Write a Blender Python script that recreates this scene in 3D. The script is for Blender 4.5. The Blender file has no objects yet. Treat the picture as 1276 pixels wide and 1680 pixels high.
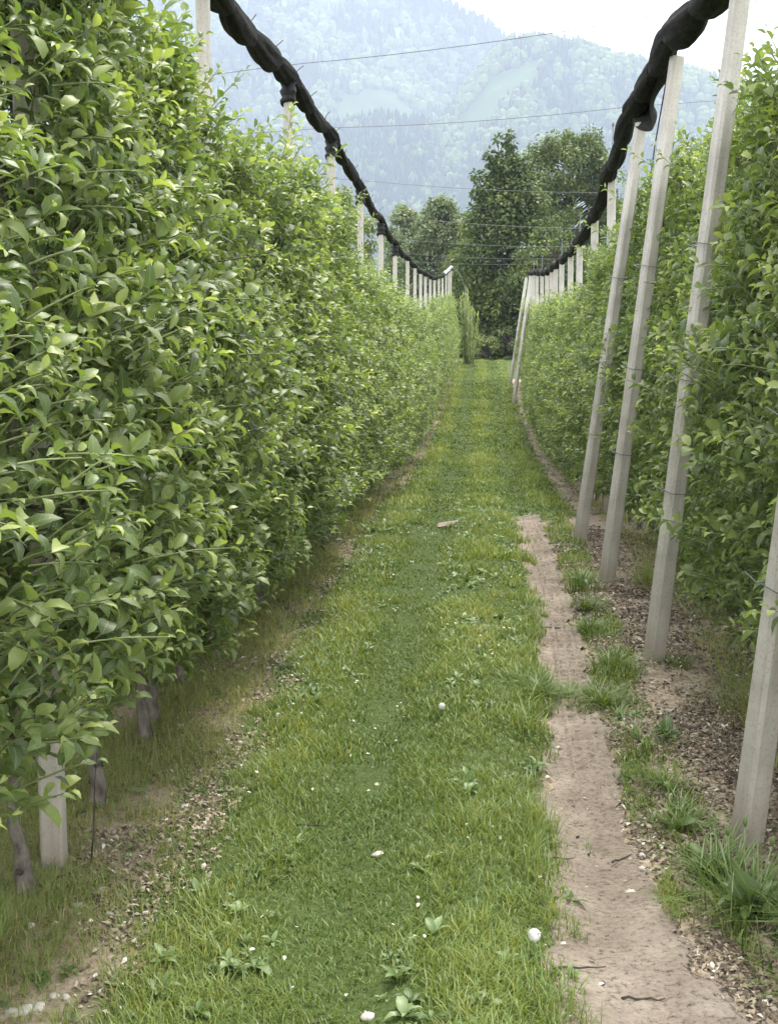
import bpy, math, random
import numpy as np
from math import radians, sin, cos, pi
random.seed(7); RNG = np.random.default_rng(7)
S = bpy.context.scene
# ------------------------------------------------------------------ camera
FPX, HC = 2200.0, 1.7
pitch = math.atan(320 / FPX); yaw = math.atan(152 / FPX * math.cos(pitch))
cam = bpy.data.cameras.new('camera'); co = bpy.data.objects.new('camera', cam)
S.collection.objects.link(co); S.camera = co
co.location = (0, 0, HC); co.rotation_euler = (pi / 2 - pitch, 0, yaw)
cam.sensor_fit = 'VERTICAL'; cam.sensor_height = 24; cam.lens = 24 * FPX / 1680
cam.clip_start = 0.05; cam.clip_end = 20000
# ------------------------------------------------------------------ light
SUN_EL, SUN_AZ = radians(63), radians(14)      # azimuth from +Y towards +X : light from front-left
w = bpy.data.worlds.new('World'); S.world = w; w.use_nodes = True
nt = w.node_tree; nt.nodes.clear()
def N_(nt, t, **k):
    n = nt.nodes.new(t)
    for a, b in k.items(): setattr(n, a, b)
    return n
sky = N_(nt, 'ShaderNodeTexSky', sky_type='NISHITA', sun_disc=False)
sky.sun_elevation = SUN_EL; sky.sun_rotation = SUN_AZ
sky.air_density = 1.0; sky.dust_density = 3.0; sky.ozone_density = 1.0
tc = N_(nt, 'ShaderNodeTexCoord'); mp = N_(nt, 'ShaderNodeMapping'); mp.inputs['Scale'].default_value = (1.5, 1.5, 4)
nz = N_(nt, 'ShaderNodeTexNoise'); nz.inputs['Scale'].default_value = 1.6; nz.inputs['Detail'].default_value = 5
rp = N_(nt, 'ShaderNodeMapRange'); rp.inputs[1].default_value = .3; rp.inputs[2].default_value = .6; rp.inputs[3].default_value = .8; rp.inputs[4].default_value = .98
mx = N_(nt, 'ShaderNodeMixRGB'); mx.inputs['Color2'].default_value = (10.1, 10.1, 10.0, 1)
bg = N_(nt, 'ShaderNodeBackground'); bg.inputs['Strength'].default_value = 0.15
wo = N_(nt, 'ShaderNodeOutputWorld')
L = nt.links.new
L(tc.outputs['Generated'], mp.inputs['Vector']); L(mp.outputs[0], nz.inputs['Vector']); L(nz.outputs['Fac'], rp.inputs[0])
L(rp.outputs[0], mx.inputs['Fac']); L(sky.outputs[0], mx.inputs['Color1']); L(mx.outputs[0], bg.inputs['Color']); L(bg.outputs[0], wo.inputs['Surface'])
sl = bpy.data.lights.new('sun', 'SUN'); sl.energy = 3.1; sl.angle = radians(16); sl.color = (1, .95, .86)
so = bpy.data.objects.new('sun', sl); S.collection.objects.link(so)
so.rotation_euler = (pi / 2 - SUN_EL, 0, pi - SUN_AZ)   # pointing from the sun's side
S.view_settings.view_transform = 'Standard'; S.view_settings.look = 'None'
S.view_settings.exposure = 1.12; S.view_settings.gamma = 1.0
S.cycles.max_bounces = 8; S.cycles.diffuse_bounces = 4; S.cycles.transmission_bounces = 4; S.cycles.volume_bounces = 1
S.cycles.transparent_max_bounces = 8; S.cycles.use_denoising = True
S.cycles.sample_clamp_indirect = 6

# ------------------------------------------------------------------ helpers
def link(o, parent=None):
    S.collection.objects.link(o)
    if parent is not None: o.parent = parent
    return o
def tag(o, label=None, cat=None, group=None, kind=None):
    for k, v in (('label', label), ('category', cat), ('group', group), ('kind', kind)):
        if v: o[k] = v
    return o
def empty(name, loc=(0, 0, 0), rz=0.0):
    o = bpy.data.objects.new(name, None); o.empty_display_size = .1
    o.location = loc; o.rotation_euler = (0, 0, rz); return link(o)
def copy_tree(o, parent=None):
    c = o.copy(); S.collection.objects.link(c)
    if parent is not None: c.parent = parent
    for ch in o.children: copy_tree(ch, c)
    return c
def h2(ix, iy, s):
    n = (ix.astype(np.int64) * 374761393 + iy.astype(np.int64) * 668265263 + s * 974634777) & 0x7fffffff
    n = ((n ^ (n >> 13)) * 1274126177) & 0x7fffffff
    return ((n ^ (n >> 16)) & 0xffff) / 65535.0
def vn(x, y, s=0):
    x = np.asarray(x, float); y = np.asarray(y, float)
    x, y = np.broadcast_arrays(x, y)
    ix = np.floor(x); iy = np.floor(y); fx = x - ix; fy = y - iy
    fx = fx * fx * (3 - 2 * fx); fy = fy * fy * (3 - 2 * fy)
    a = h2(ix, iy, s); b = h2(ix + 1, iy, s); c = h2(ix, iy + 1, s); d = h2(ix + 1, iy + 1, s)
    return (a * (1 - fx) + b * fx) * (1 - fy) + (c * (1 - fx) + d * fx) * fy
def fbm(x, y, s=0, o=4):
    r = 0; a = .5; t = 0
    for i in range(o):
        r = r + a * vn(np.asarray(x) * 2 ** i, np.asarray(y) * 2 ** i, s + i * 17); t += a; a *= .5
    return r / t
def ss(a, b, x):
    t = np.clip((np.asarray(x, float) - a) / (b - a), 0, 1); return t * t * (3 - 2 * t)

class MA:
    """collects quads and tris, builds ONE mesh"""
    def __init__(s): s.v = []; s.q = []; s.t = []; s.n = 0; s.ti = []; s.lu = []; s.lv = []
    def add(s, V, Q=None, T=None, tint=0.5, mat=0, u=0.0, v=0.5):
        V = np.asarray(V, float).reshape(-1, 3); k = len(V)
        s.v.append(V)
        if Q is not None and len(Q): s.q.append((np.asarray(Q, np.int64).reshape(-1, 4) + s.n, mat))
        if T is not None and len(T): s.t.append((np.asarray(T, np.int64).reshape(-1, 3) + s.n, mat))
        s.ti.append(np.broadcast_to(np.asarray(tint, float), (k,))); s.lu.append(np.broadcast_to(np.asarray(u, float), (k,))); s.lv.append(np.broadcast_to(np.asarray(v, float), (k,)))
        s.n += k
    def mesh(s, name, mats, smooth=True):
        me = bpy.data.meshes.new(name)
        V = np.concatenate(s.v); me.vertices.add(len(V)); me.vertices.foreach_set('co', V.astype(np.float32).ravel())
        loops = []; tot = []; mi = []
        for a, m in s.q: loops.append(a.ravel()); tot.append(np.full(len(a), 4)); mi.append(np.full(len(a), m))
        for a, m in s.t: loops.append(a.ravel()); tot.append(np.full(len(a), 3)); mi.append(np.full(len(a), m))
        loops = np.concatenate(loops); tot = np.concatenate(tot); mi = np.concatenate(mi)
        me.loops.add(len(loops)); me.loops.foreach_set('vertex_index', loops.astype(np.int32))
        me.polygons.add(len(tot)); st = np.concatenate([[0], np.cumsum(tot)[:-1]])
        me.polygons.foreach_set('loop_start', st.astype(np.int32)); me.polygons.foreach_set('loop_total', tot.astype(np.int32))
        me.polygons.foreach_set('material_index', mi.astype(np.int32))
        me.polygons.foreach_set('use_smooth', np.full(len(tot), smooth))
        for nm, arr in (('tint', s.ti), ('lu', s.lu), ('lv', s.lv)):
            a = me.attributes.new(nm, 'FLOAT', 'POINT'); a.data.foreach_set('value', np.concatenate(arr).astype(np.float32))
        for m in mats: me.materials.append(m)
        me.update(calc_edges=True); me.validate(); return me
    def build(s, name, mats, parent=None, smooth=True):
        if not isinstance(mats, (list, tuple)): mats = [mats]
        return link(bpy.data.objects.new(name, s.mesh(name, mats, smooth)), parent)

def norm(a): return a / np.maximum(np.linalg.norm(a, axis=-1, keepdims=True), 1e-9)
def tube(ma, pts, rad, n=6, tint=.5, mat=0, cap=True):
    P = np.asarray(pts, float); k = len(P); r = np.broadcast_to(np.asarray(rad, float), (k,))
    T = np.gradient(P, axis=0); T = norm(T)
    ref = np.array([0, 0, 1.0]) if abs(T[0][2]) < .9 else np.array([1.0, 0, 0])
    A = norm(np.cross(T, ref)); B = np.cross(T, A)
    th = np.arange(n) * 2 * pi / n
    V = P[:, None] + r[:, None, None] * (np.cos(th)[None, :, None] * A[:, None] + np.sin(th)[None, :, None] * B[:, None])
    i = np.arange(k - 1)[:, None] * n; j = np.arange(n)[None]; j2 = (j + 1) % n
    Q = np.stack([i + j, i + j2, i + n + j2, i + n + j], -1).reshape(-1, 4)
    V = V.reshape(-1, 3); Tn = []
    if cap:
        V = np.vstack([V, P[0], P[-1]])
        a = np.arange(n); b = (a + 1) % n
        Tn = np.vstack([np.stack([b, a, np.full(n, k * n)], -1), np.stack([a + (k - 1) * n, b + (k - 1) * n, np.full(n, k * n + 1)], -1)])
    ma.add(V, Q, Tn, tint=tint, mat=mat)

LT = np.array([0, .22, .5, .78]); LWD = np.array([.2, .9, 1.0, .56])
def leaves(ma, P, D, Nn, Ln, Wd, bend, fold, tint, mat=0, curl=None):
    """P,D,N (n,3); every leaf: 13 verts, 6 quads + 2 tris"""
    n = len(P); D = norm(D); Nn = norm(Nn - (Nn * D).sum(-1, keepdims=True) * D); Sd = np.cross(D, Nn)
    b = np.where(np.abs(bend) < .02, .02, bend)[:, None]
    t = np.append(LT, 1.0)[None]
    x = np.sin(b * t) / b * Ln[:, None]; z = -(1 - np.cos(b * t)) / b * Ln[:, None]
    Cn = P[:, None] + D[:, None] * x[..., None] + Nn[:, None] * z[..., None]        # n,5,3
    # local normal along the curve
    Nl = Nn[:, None] * np.cos(b * t)[..., None] + D[:, None] * np.sin(b * t)[..., None]
    V = np.empty((n, 13, 3)); uu = np.zeros((n, 13)); vv = np.zeros((n, 13))
    for s_ in range(4):
        hw = (Wd * LWD[s_] * .5)[:, None]
        wav = (RNG.random((n, 2)) - .5) * .34
        for k, sg in enumerate((-1, 0, 1)):
            q = Cn[:, s_] + sg * Sd * hw * np.cos(fold)[:, None]
            if sg: q = q + Nl[:, s_] * hw * (np.sin(fold) + wav[:, 0 if sg < 0 else 1])[:, None]
            V[:, s_ * 3 + k] = q; uu[:, s_ * 3 + k] = sg; vv[:, s_ * 3 + k] = LT[s_]
    V[:, 12] = Cn[:, 4]; vv[:, 12] = 1
    q = []
    for s_ in range(3):
        for k in range(2): a = s_ * 3 + k; q.append((a, a + 1, a + 4, a + 3))
    q = np.array(q); tt = np.array([(9, 10, 12), (10, 11, 12)])
    off = np.arange(n)[:, None, None] * 13
    ma.add(V.reshape(-1, 3), (q[None] + off).reshape(-1, 4), (tt[None] + off).reshape(-1, 3), tint=np.repeat(tint, 13), mat=mat, u=uu.ravel(), v=vv.ravel())
def blades(ma, P, D, H, W, lean, tint, seg=3, mat=0):
    """grass blades: P (n,3) roots, D (n,2) lean direction"""
    n = len(P); D3 = np.concatenate([D, np.zeros((n, 1))], 1); Sd = np.stack([-D[:, 1], D[:, 0], np.zeros(n)], 1)
    ts = np.linspace(0, 1, seg + 1); V = []; lv = []
    for i, t in enumerate(ts):
        c = P + np.array([0, 0, 1.0]) * (H * (t - .35 * lean * t * t))[:, None] + D3 * (H * lean * t * t)[:, None]
        if i < seg:
            ww = (W * (1 - .55 * t) * .5)[:, None]; V += [c - Sd * ww, c + Sd * ww]; lv += [t, t]
        else: V.append(c); lv.append(1)
    V = np.stack(V, 1); m = V.shape[1]; off = np.arange(n)[:, None, None] * m
    q = np.array([(2 * i, 2 * i + 1, 2 * i + 3, 2 * i + 2) for i in range(seg - 1)]).reshape(-1, 4); t3 = np.array([(2 * seg - 2, 2 * seg - 1, 2 * seg)])
    ma.add(V.reshape(-1, 3), (q[None] + off).reshape(-1, 4) if len(q) else None, (t3[None] + off).reshape(-1, 3), tint=np.repeat(tint, m), mat=mat, v=np.tile(lv, n))

# ------------------------------------------------------------------ materials
def mat(name):
    m = bpy.data.materials.new(name); m.use_nodes = True
    nt = m.node_tree; b = nt.nodes['Principled BSDF']; return m, nt, b
def ramp(nt, stops):
    r = N_(nt, 'ShaderNodeValToRGB'); e = r.color_ramp.elements
    while len(e) < len(stops): e.new(.5)
    for k, (p, c) in enumerate(stops): e[k].position = p; e[k].color = (*c, 1)
    return r
def attr(nt, n): a = N_(nt, 'ShaderNodeAttribute'); a.attribute_name = n; return a
def noise(nt, scale, detail=4, vec=None, rough=.55):
    n = N_(nt, 'ShaderNodeTexNoise'); n.inputs['Scale'].default_value = scale; n.inputs['Detail'].default_value = detail; n.inputs['Roughness'].default_value = rough
    if vec is not None: nt.links.new(vec, n.inputs['Vector'])
    return n
def math_(nt, op, a, b=None, c=None):
    n = N_(nt, 'ShaderNodeMath', operation=op)
    for i, v in enumerate((a, b, c)):
        if v is None: continue
        if isinstance(v, (int, float)): n.inputs[i].default_value = v
        else: nt.links.new(v, n.inputs[i])
    return n.outputs[0]
def mixc(nt, f, a, b, mode='MIX'):
    n = N_(nt, 'ShaderNodeMixRGB', blend_type=mode)
    for i, v in enumerate((f, a, b)):
        if isinstance(v, (int, float)): n.inputs[i].default_value = v
        elif isinstance(v, tuple): n.inputs[i].default_value = (*v, 1)
        else: nt.links.new(v, n.inputs[i])
    return n.outputs[0]
def bump(nt, h, strength=.3, dist=.01):
    n = N_(nt, 'ShaderNodeBump'); n.inputs['Strength'].default_value = strength; n.inputs['Distance'].default_value = dist
    nt.links.new(h, n.inputs['Height']); return n.outputs[0]
def objvec(nt): return N_(nt, 'ShaderNodeTexCoord').outputs['Object']

def leaf_mat(name, stops, under, trans=.35, rough=.42, rib=True, spec=.5, undermix=.75):
    m, nt, b = mat(name); L = nt.links.new
    r = ramp(nt, stops); L(attr(nt, 'tint').outputs['Fac'], r.inputs[0]); col = r.outputs[0]
    if rib:
        u = math_(nt, 'ABSOLUTE', attr(nt, 'lu').outputs['Fac']); v = attr(nt, 'lv').outputs['Fac']
        ribm = math_(nt, 'LESS_THAN', u, .09)
        vein = math_(nt, 'SINE', math_(nt, 'MULTIPLY', math_(nt, 'SUBTRACT', v, math_(nt, 'MULTIPLY', u, .25)), 48.0))
        veinm = math_(nt, 'MULTIPLY', math_(nt, 'GREATER_THAN', vein, .85), .10)
        f = math_(nt, 'MAXIMUM', math_(nt, 'MULTIPLY', ribm, .5), veinm)
        col = mixc(nt, f, col, (.22, .30, .11))
        bv = bump(nt, math_(nt, 'MULTIPLY', math_(nt, 'ADD', vein, ribm), -1.0), .08, .001); L(bv, b.inputs['Normal'])
    g = N_(nt, 'ShaderNodeNewGeometry')
    col2 = mixc(nt, math_(nt, 'MULTIPLY', g.outputs['Backfacing'], undermix), col, under)
    L(col2, b.inputs['Base Color']); b.inputs['Roughness'].default_value = rough; b.inputs['Specular IOR Level'].default_value = spec
    tr = N_(nt, 'ShaderNodeBsdfTranslucent'); tcol = mixc(nt, 1.0, col, (1.4, 1.5, .6), 'MULTIPLY'); L(tcol, tr.inputs['Color'])
    ms = N_(nt, 'ShaderNodeMixShader'); ms.inputs[0].default_value = trans
    L(b.outputs[0], ms.inputs[1]); L(tr.outputs[0], ms.inputs[2]); L(ms.outputs[0], nt.nodes['Material Output'].inputs['Surface'])
    return m
M = {}
M['apple'] = leaf_mat('apple_leaf', [(0, (.050, .080, .024)), (.4, (.114, .166, .047)), (.75, (.198, .254, .066)), (1, (.37, .42, .14))], (.36, .41, .29), trans=.36, rough=.46)
M['grass'] = leaf_mat('grass_blade', [(0, (.034, .062, .020)), (.35, (.104, .146, .032)), (.65, (.205, .245, .048)), (.85, (.36, .35, .13)), (1, (.52, .44, .29))], (.16, .24, .06), trans=.3, rough=.5, rib=False)
M['weed'] = leaf_mat('weed_leaf', [(0, (.04, .08, .02)), (.5, (.09, .15, .035)), (1, (.24, .32, .15))], (.3, .36, .24), trans=.28, rough=.5)
M['treeleaf'] = leaf_mat('tree_leaf', [(0, (.04, .062, .022)), (.5, (.092, .128, .038)), (1, (.2, .24, .065))], (.1, .14, .06), trans=.25, rough=.5, rib=False, spec=.3)
M['midleaf'] = leaf_mat('mid_tree_leaf', [(0, (.05, .075, .03)), (.5, (.10, .135, .045)), (1, (.2, .24, .08))], (.13, .17, .08), trans=.28, rough=.5, rib=False, spec=.3)
M['paleleaf'] = leaf_mat('pale_tree_leaf', [(0, (.09, .12, .07)), (.5, (.14, .18, .09)), (1, (.24, .28, .14))], (.2, .24, .15), trans=.25, rough=.5, rib=False, spec=.3)
def simple(name, c1, c2, scale=8, rough=.85, bs=.3, bd=.01, stretch=None, spec=.3, detail=6):
    m, nt, b = mat(name); L = nt.links.new; vec = objvec(nt)
    if stretch:
        mp = N_(nt, 'ShaderNodeMapping'); mp.inputs['Scale'].default_value = stretch; L(vec, mp.inputs['Vector']); vec = mp.outputs[0]
    n = noise(nt, scale, detail, vec); r = ramp(nt, [(.3, c1), (.7, c2)]); L(n.outputs['Fac'], r.inputs[0]); L(r.outputs[0], b.inputs['Base Color'])
    b.inputs['Roughness'].default_value = rough; b.inputs['Specular IOR Level'].default_value = spec
    L(bump(nt, n.outputs['Fac'], bs, bd), b.inputs['Normal']); return m
M['bark'] = simple('apple_bark', (.07, .058, .048), (.25, .225, .195), 34, .9, .9, .012, (1, 1, .5))
M['twig'] = simple('twig_bark', (.035, .028, .024), (.10, .08, .065), 30, .8)
M['stem'] = simple('green_stem', (.16, .2, .08), (.26, .3, .15), 20, .6)
M['treebark'] = simple('tree_bark', (.05, .042, .036), (.12, .1, .085), 6, .95)
M['net'] = simple('black_net', (.008, .008, .008), (.034, .031, .026), 55, .85, .6, .006, (1, .25, 1), .08)
M['wire'] = simple('galvanised_wire', (.08, .085, .09), (.18, .185, .19), 30, .4)
M['black'] = simple('black_plastic', (.008, .008, .009), (.018, .018, .018), 30, .6)
M['film'] = simple('grey_film', (.22, .22, .26), (.6, .6, .66), 9, .35)
M['darkfilm'] = simple('dark_film', (.02, .018, .025), (.06, .06, .07), 20, .6)
M['stone'] = simple('pale_stone', (.34, .31, .26), (.66, .63, .56), 18, .8)
M['fluff'] = simple('seed_fluff', (.72, .72, .68), (.85, .85, .82), 40, .95)
# concrete
m, nt, b = mat('concrete'); vec = objvec(nt); Lk = nt.links.new
n1 = noise(nt, 5, 6, vec); n2 = noise(nt, 90, 3, vec); n3 = noise(nt, 1.3, 3, vec)
r = ramp(nt, [(.25, (.43, .405, .375)), (.55, (.58, .55, .515)), (.8, (.66, .635, .60))]); Lk(n1.outputs['Fac'], r.inputs[0])
r2 = ramp(nt, [(.33, (.62, .62, .62)), (.46, (1, 1, 1))]); Lk(n2.outputs['Fac'], r2.inputs[0])
c = mixc(nt, .55, r.outputs[0], r2.outputs[0], 'MULTIPLY')
r3 = ramp(nt, [(.35, (.82, .8, .76)), (.65, (1, 1, 1))]); Lk(n3.outputs['Fac'], r3.inputs[0]); c = mixc(nt, .8, c, r3.outputs[0], 'MULTIPLY')
mpz = N_(nt, 'ShaderNodeMapping'); mpz.inputs['Scale'].default_value = (26, 26, 1.1); Lk(vec, mpz.inputs['Vector']); n4 = noise(nt, 1, 5, mpz.outputs[0], .65)
r4 = ramp(nt, [(.38, (.66, .64, .6)), (.56, (1, 1, 1))]); Lk(n4.outputs['Fac'], r4.inputs[0]); c = mixc(nt, .45, c, r4.outputs[0], 'MULTIPLY')
sx = N_(nt, 'ShaderNodeSeparateXYZ'); Lk(vec, sx.inputs[0])
low = N_(nt, 'ShaderNodeMapRange'); low.inputs[1].default_value = .22; low.inputs[2].default_value = .02; Lk(math_(nt, 'ADD', sx.outputs[2], math_(nt, 'MULTIPLY', n1.outputs['Fac'], -.12)), low.inputs[0])
c = mixc(nt, math_(nt, 'MULTIPLY', low.outputs[0], .55), c, (.22, .18, .13))
Lk(c, b.inputs['Base Color']); b.inputs['Roughness'].default_value = .88
Lk(bump(nt, math_(nt, 'ADD', n2.outputs['Fac'], n1.outputs['Fac']), .35, .004), b.inputs['Normal']); M['concrete'] = m
# litter : tint drives colour of chips
m, nt, b = mat('litter_chip'); Lk = nt.links.new
r = ramp(nt, [(0, (.038, .029, .02)), (.35, (.135, .10, .066)), (.7, (.30, .24, .165)), (.93, (.47, .41, .32)), (1, (.7, .66, .58))]); Lk(attr(nt, 'tint').outputs['Fac'], r.inputs[0]); Lk(r.outputs[0], b.inputs['Base Color']); b.inputs['Roughness'].default_value = .8; M['chip'] = m
# dirt
m, nt, b = mat('trodden_dirt'); vec = objvec(nt); Lk = nt.links.new
n1 = noise(nt, 3.5, 8, vec, .65); mp = N_(nt, 'ShaderNodeMapping'); mp.inputs['Scale'].default_value = (1, 1.3, 1); Lk(vec, mp.inputs['Vector'])
n2 = noise(nt, 48, 8, mp.outputs[0], .75); n3 = noise(nt, 150, 2, vec)
r = ramp(nt, [(.25, (.2, .16, .125)), (.5, (.32, .27, .22)), (.75, (.45, .39, .325))]); Lk(n1.outputs['Fac'], r.inputs[0])
r2 = ramp(nt, [(.36, (.22, .2, .18)), (.46, (.9, .9, .9)), (.64, (1.25, 1.22, 1.18))]); Lk(n2.outputs['Fac'], r2.inputs[0])
c = mixc(nt, .85, r.outputs[0], r2.outputs[0], 'MULTIPLY'); Lk(c, b.inputs['Base Color']); b.inputs['Roughness'].default_value = .95; b.inputs['Specular IOR Level'].default_value = .2
Lk(bump(nt, math_(nt, 'ADD', n2.outputs['Fac'], math_(nt, 'MULTIPLY', n3.outputs['Fac'], .5)), .9, .018), b.inputs['Normal']); M['dirt'] = m
# ground : soil near the rows, green thatch in the lane, meadow beyond
m, nt, b = mat('orchard_ground'); vec = objvec(nt); Lk = nt.links.new
n1 = noise(nt, 4, 6, vec); n2 = noise(nt, 45, 5, vec, .7); n3 = noise(nt, .02, 4, vec)
soil = ramp(nt, [(.3, (.16, .125, .088)), (.5, (.33, .265, .195)), (.7, (.47, .39, .30))]); Lk(n2.outputs['Fac'], soil.inputs[0])
thatch = ramp(nt, [(.3, (.035, .055, .016)), (.55, (.065, .095, .025)), (.75, (.13, .14, .06))]); Lk(n2.outputs['Fac'], thatch.inputs[0])
fld = ramp(nt, [(.35, (.05, .09, .025)), (.6, (.10, .15, .04))]); Lk(n3.outputs['Fac'], fld.inputs[0])
c = mixc(nt, attr(nt, 'tint').outputs['Fac'], soil.outputs[0], thatch.outputs[0]); c = mixc(nt, attr(nt, 'lu').outputs['Fac'], c, fld.outputs[0])
Lk(c, b.inputs['Base Color']); b.inputs['Roughness'].default_value = .95; b.inputs['Specular IOR Level'].default_value = .2
Lk(bump(nt, n2.outputs['Fac'], .7, .015), b.inputs['Normal']); M['ground'] = m

# ------------------------------------------------------------------ ground
ZY = np.array([-20, 9, 10.5, 12, 14, 16, 18, 21, 25, 30, 36, 45, 58, 80, 200]); ZZ = np.array([0, 0, -.02, -.09, -.26, -.40, -.5, -.6, -.67, -.65, -.5, -.22, -.1, -.1, -.1])
_y = np.arange(-20, 200, .1); _z = np.interp(_y, ZY, ZZ); _k = np.ones(21) / 21; _z = np.convolve(np.pad(_z, 10, mode='edge'), _k, 'valid')
def rutc(Y): return np.interp(Y, [2.5, 3.1, 3.7, 5.4, 7.8, 9.5, 11.7, 12.6], [.50, .46, .375, .39, .435, .43, .41, .44])
def rutw(Y): return np.interp(Y, [2.5, 3.1, 3.7, 4.6, 5.4, 7.8, 9.5, 11.7, 12.4, 12.7], [.26, .24, .17, .15, .135, .115, .12, .13, .11, .02])
def zg(X, Y):
    X = np.asarray(X, float); Y = np.asarray(Y, float)
    near = ss(70, 40, Y) * ss(3.5, 2.2, np.abs(X))
    z = np.interp(Y, _y, _z)
    z = z + near * ((fbm(X * 2.2, Y * 2.2, 3, 3) - .5) * .05 - .025 * np.exp(-((X + .42) / .16) ** 2) - .03 * np.exp(-((X - rutc(Y)) / .15) ** 2) + .03 * np.exp(-((X + .0) / .2) ** 2))
    return z
def zrel(X, Y): return float(zg(np.array([X]), np.array([Y]))[0])
xs = np.concatenate([-np.geomspace(2.2, 4500, 34)[::-1], np.arange(-2.16, 2.17, .045), np.geomspace(2.2, 4500, 34)])
ys = np.concatenate([-np.geomspace(1, 300, 10)[::-1], np.arange(0, 2, .4), np.arange(2, 14, .05), np.arange(14, 60, .3), np.geomspace(60.3, 9000, 50)])
GX, GY = np.meshgrid(xs, ys); GZ = zg(GX, GY)
a = np.arange(len(ys) - 1)[:, None] * len(xs); bb = np.arange(len(xs) - 1)[None]; Q = np.stack([a + bb, a + bb + 1, a + bb + len(xs) + 1, a + bb + len(xs)], -1).reshape(-1, 4)
lane = ss(-1.08, -.9, GX + (fbm(GX * 3, GY * 3, 5) - .5) * .3) * ss(.06, -.02, GX - np.where(GY < 12, rutc(GY) - rutw(GY), .68) + (fbm(GX * 3, GY * 3, 6) - .5) * .25 - .25 * ss(12, 14, GY) - 1.2 * ss(43, 44, GY)) + .8 * ss(-1.5, -1.7, GX) + .6 * ss(1.6, 1.9, GX)
far_ = np.maximum(ss(2.5, 4, np.abs(GX)), ss(56, 60, GY))
ma = MA(); ma.add(np.stack([GX, GY, GZ], -1), Q, tint=np.clip(lane, 0, 1).ravel(), u=far_.ravel())
tag(ma.build('ground', M['ground']), kind='structure')
# dirt path : sheet above the ground, tyre tread pressed in
yy = np.arange(2.3, 12.7, .0095); uu = np.linspace(-1, 1, 44)
Y2 = np.repeat(yy[:, None], 44, 1); jag = (fbm(yy * 5, yy * 0, 21, 6) - .5) * .16; jag2 = (fbm(yy * 5, yy * 0 + 7, 22, 6) - .5) * .18
X2 = rutc(Y2) + uu[None] * rutw(Y2) + np.where(uu[None] < 0, jag[:, None], jag2[:, None]) * np.abs(uu[None]) 
edge = 1 - np.abs(uu[None]) ** 6
xr = X2 - rutc(Y2) - .03                        # tread bands on the right half of the rut
bands = sum(np.exp(-((xr - c0) / .010) ** 2) for c0 in (-.045, .0, .045, .085))
lug = .5 + .5 * np.sign(np.sin(Y2 * 2 * pi / .075 + np.where(xr > .02, 1.7, 0) + xr * 20))
vis = ss(4.2, 5.2, Y2) * (.55 + .6 * fbm(X2 * 2, Y2 * 1.5, 31))
bars = .75 * (np.sin(Y2 * 2 * pi / .07 + np.where(xr > .02, 1.7, 0)) > .1) * (xr > -.06) * (xr < .1); bands = np.maximum(bands, bars)
Z2 = zg(X2, Y2) + .012 * edge - .004 + .022 * vis * bands + ((fbm(X2 * 30, Y2 * 30, 33, 3) - .5) * .016 + (fbm(X2 * 6, Y2 * 5, 34, 3) - .5) * .02) * edge
a = np.arange(len(yy) - 1)[:, None] * 44; bb = np.arange(43)[None]; Q = np.stack([a + bb, a + bb + 1, a + bb + 45, a + bb + 44], -1).reshape(-1, 4)
ma = MA(); ma.add(np.stack([X2, Y2, Z2 + .003], -1), Q); tag(ma.build('dirt_path', M['dirt']), kind='structure')
# bare patch of pink earth in the grass
n = 26; th = np.arange(n) * 2 * pi / n
px_ = -.275 + np.sign(np.cos(th)) * np.abs(np.cos(th)) ** .6 * .085 * (1 + .25 * (RNG.random(n) - .5)); py_ = 11.35 + np.sign(np.sin(th)) * np.abs(np.sin(th)) ** .5 * .2 * (1 + .25 * (RNG.random(n) - .5))
V = np.vstack([np.stack([px_, py_, zg(px_, py_) + .012], 1), [[-.275, 11.35, zrel(-.275, 11.35) + .02]]])
ma = MA(); ma.add(V, T=[(i, (i + 1) % n, n) for i in range(n)]); tag(ma.build('bare_earth_patch', M['dirt']), kind='structure')

# ------------------------------------------------------------------ grass
def scatter(x0, x1, y0, y1, dens):
    n = int((x1 - x0) * (y1 - y0) * dens); return RNG.uniform(x0, x1, n), RNG.uniform(y0, y1, n)
def lane_mask(X, Y):
    wob = (fbm(X * 4, Y * 4, 5) - .5) * .22
    left = np.maximum(ss(-1.0, -.88, X + wob), .55 * (fbm(X * 5, Y * 3, 77) > .56))
    rl = rutc(Y) - rutw(Y)
    near_r = ss(.07, -.03, X - rl + (fbm(X * 7, Y * 7, 8) - .5) * .26)
    far_r = ss(.98, .84, X + wob)
    t = ss(11.9, 12.6, Y + (fbm(X * 5, Y * 3, 9) - .5) * .8)
    rt = X - (rutc(Y) + rutw(Y))                      # strip right of the rut, thick far, clumps near
    strip = .8 * ss(-.03, .03, rt) * ss(.30, .12, rt) * (fbm(X * 6, Y * 2.4, 14) > .5) + ss(-.02, .04, rt) * ss(.27, .17, rt) * ss(5.0, 9.5, Y + (fbm(X * 5, Y * 3, 10) - .5) * 9)
    bridge = (1.3 * np.exp(-((Y - 5.95 + (X - .4) * .3) / .13) ** 2) + .8 * np.exp(-((Y - 10.3) / .12) ** 2)) * ss(.75, .5, X) * ss(0.15, .25, X) * (fbm(X * 8, Y * 8, 12) > .36)
    patch = 1 - ((np.abs(X + .275) < .1) & (np.abs(Y - 11.35) < .2))
    return left * np.maximum(np.maximum(near_r * (1 - t) + far_r * t, np.clip(strip, 0, 1)), bridge * .7) * patch
gm = MA()
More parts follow.
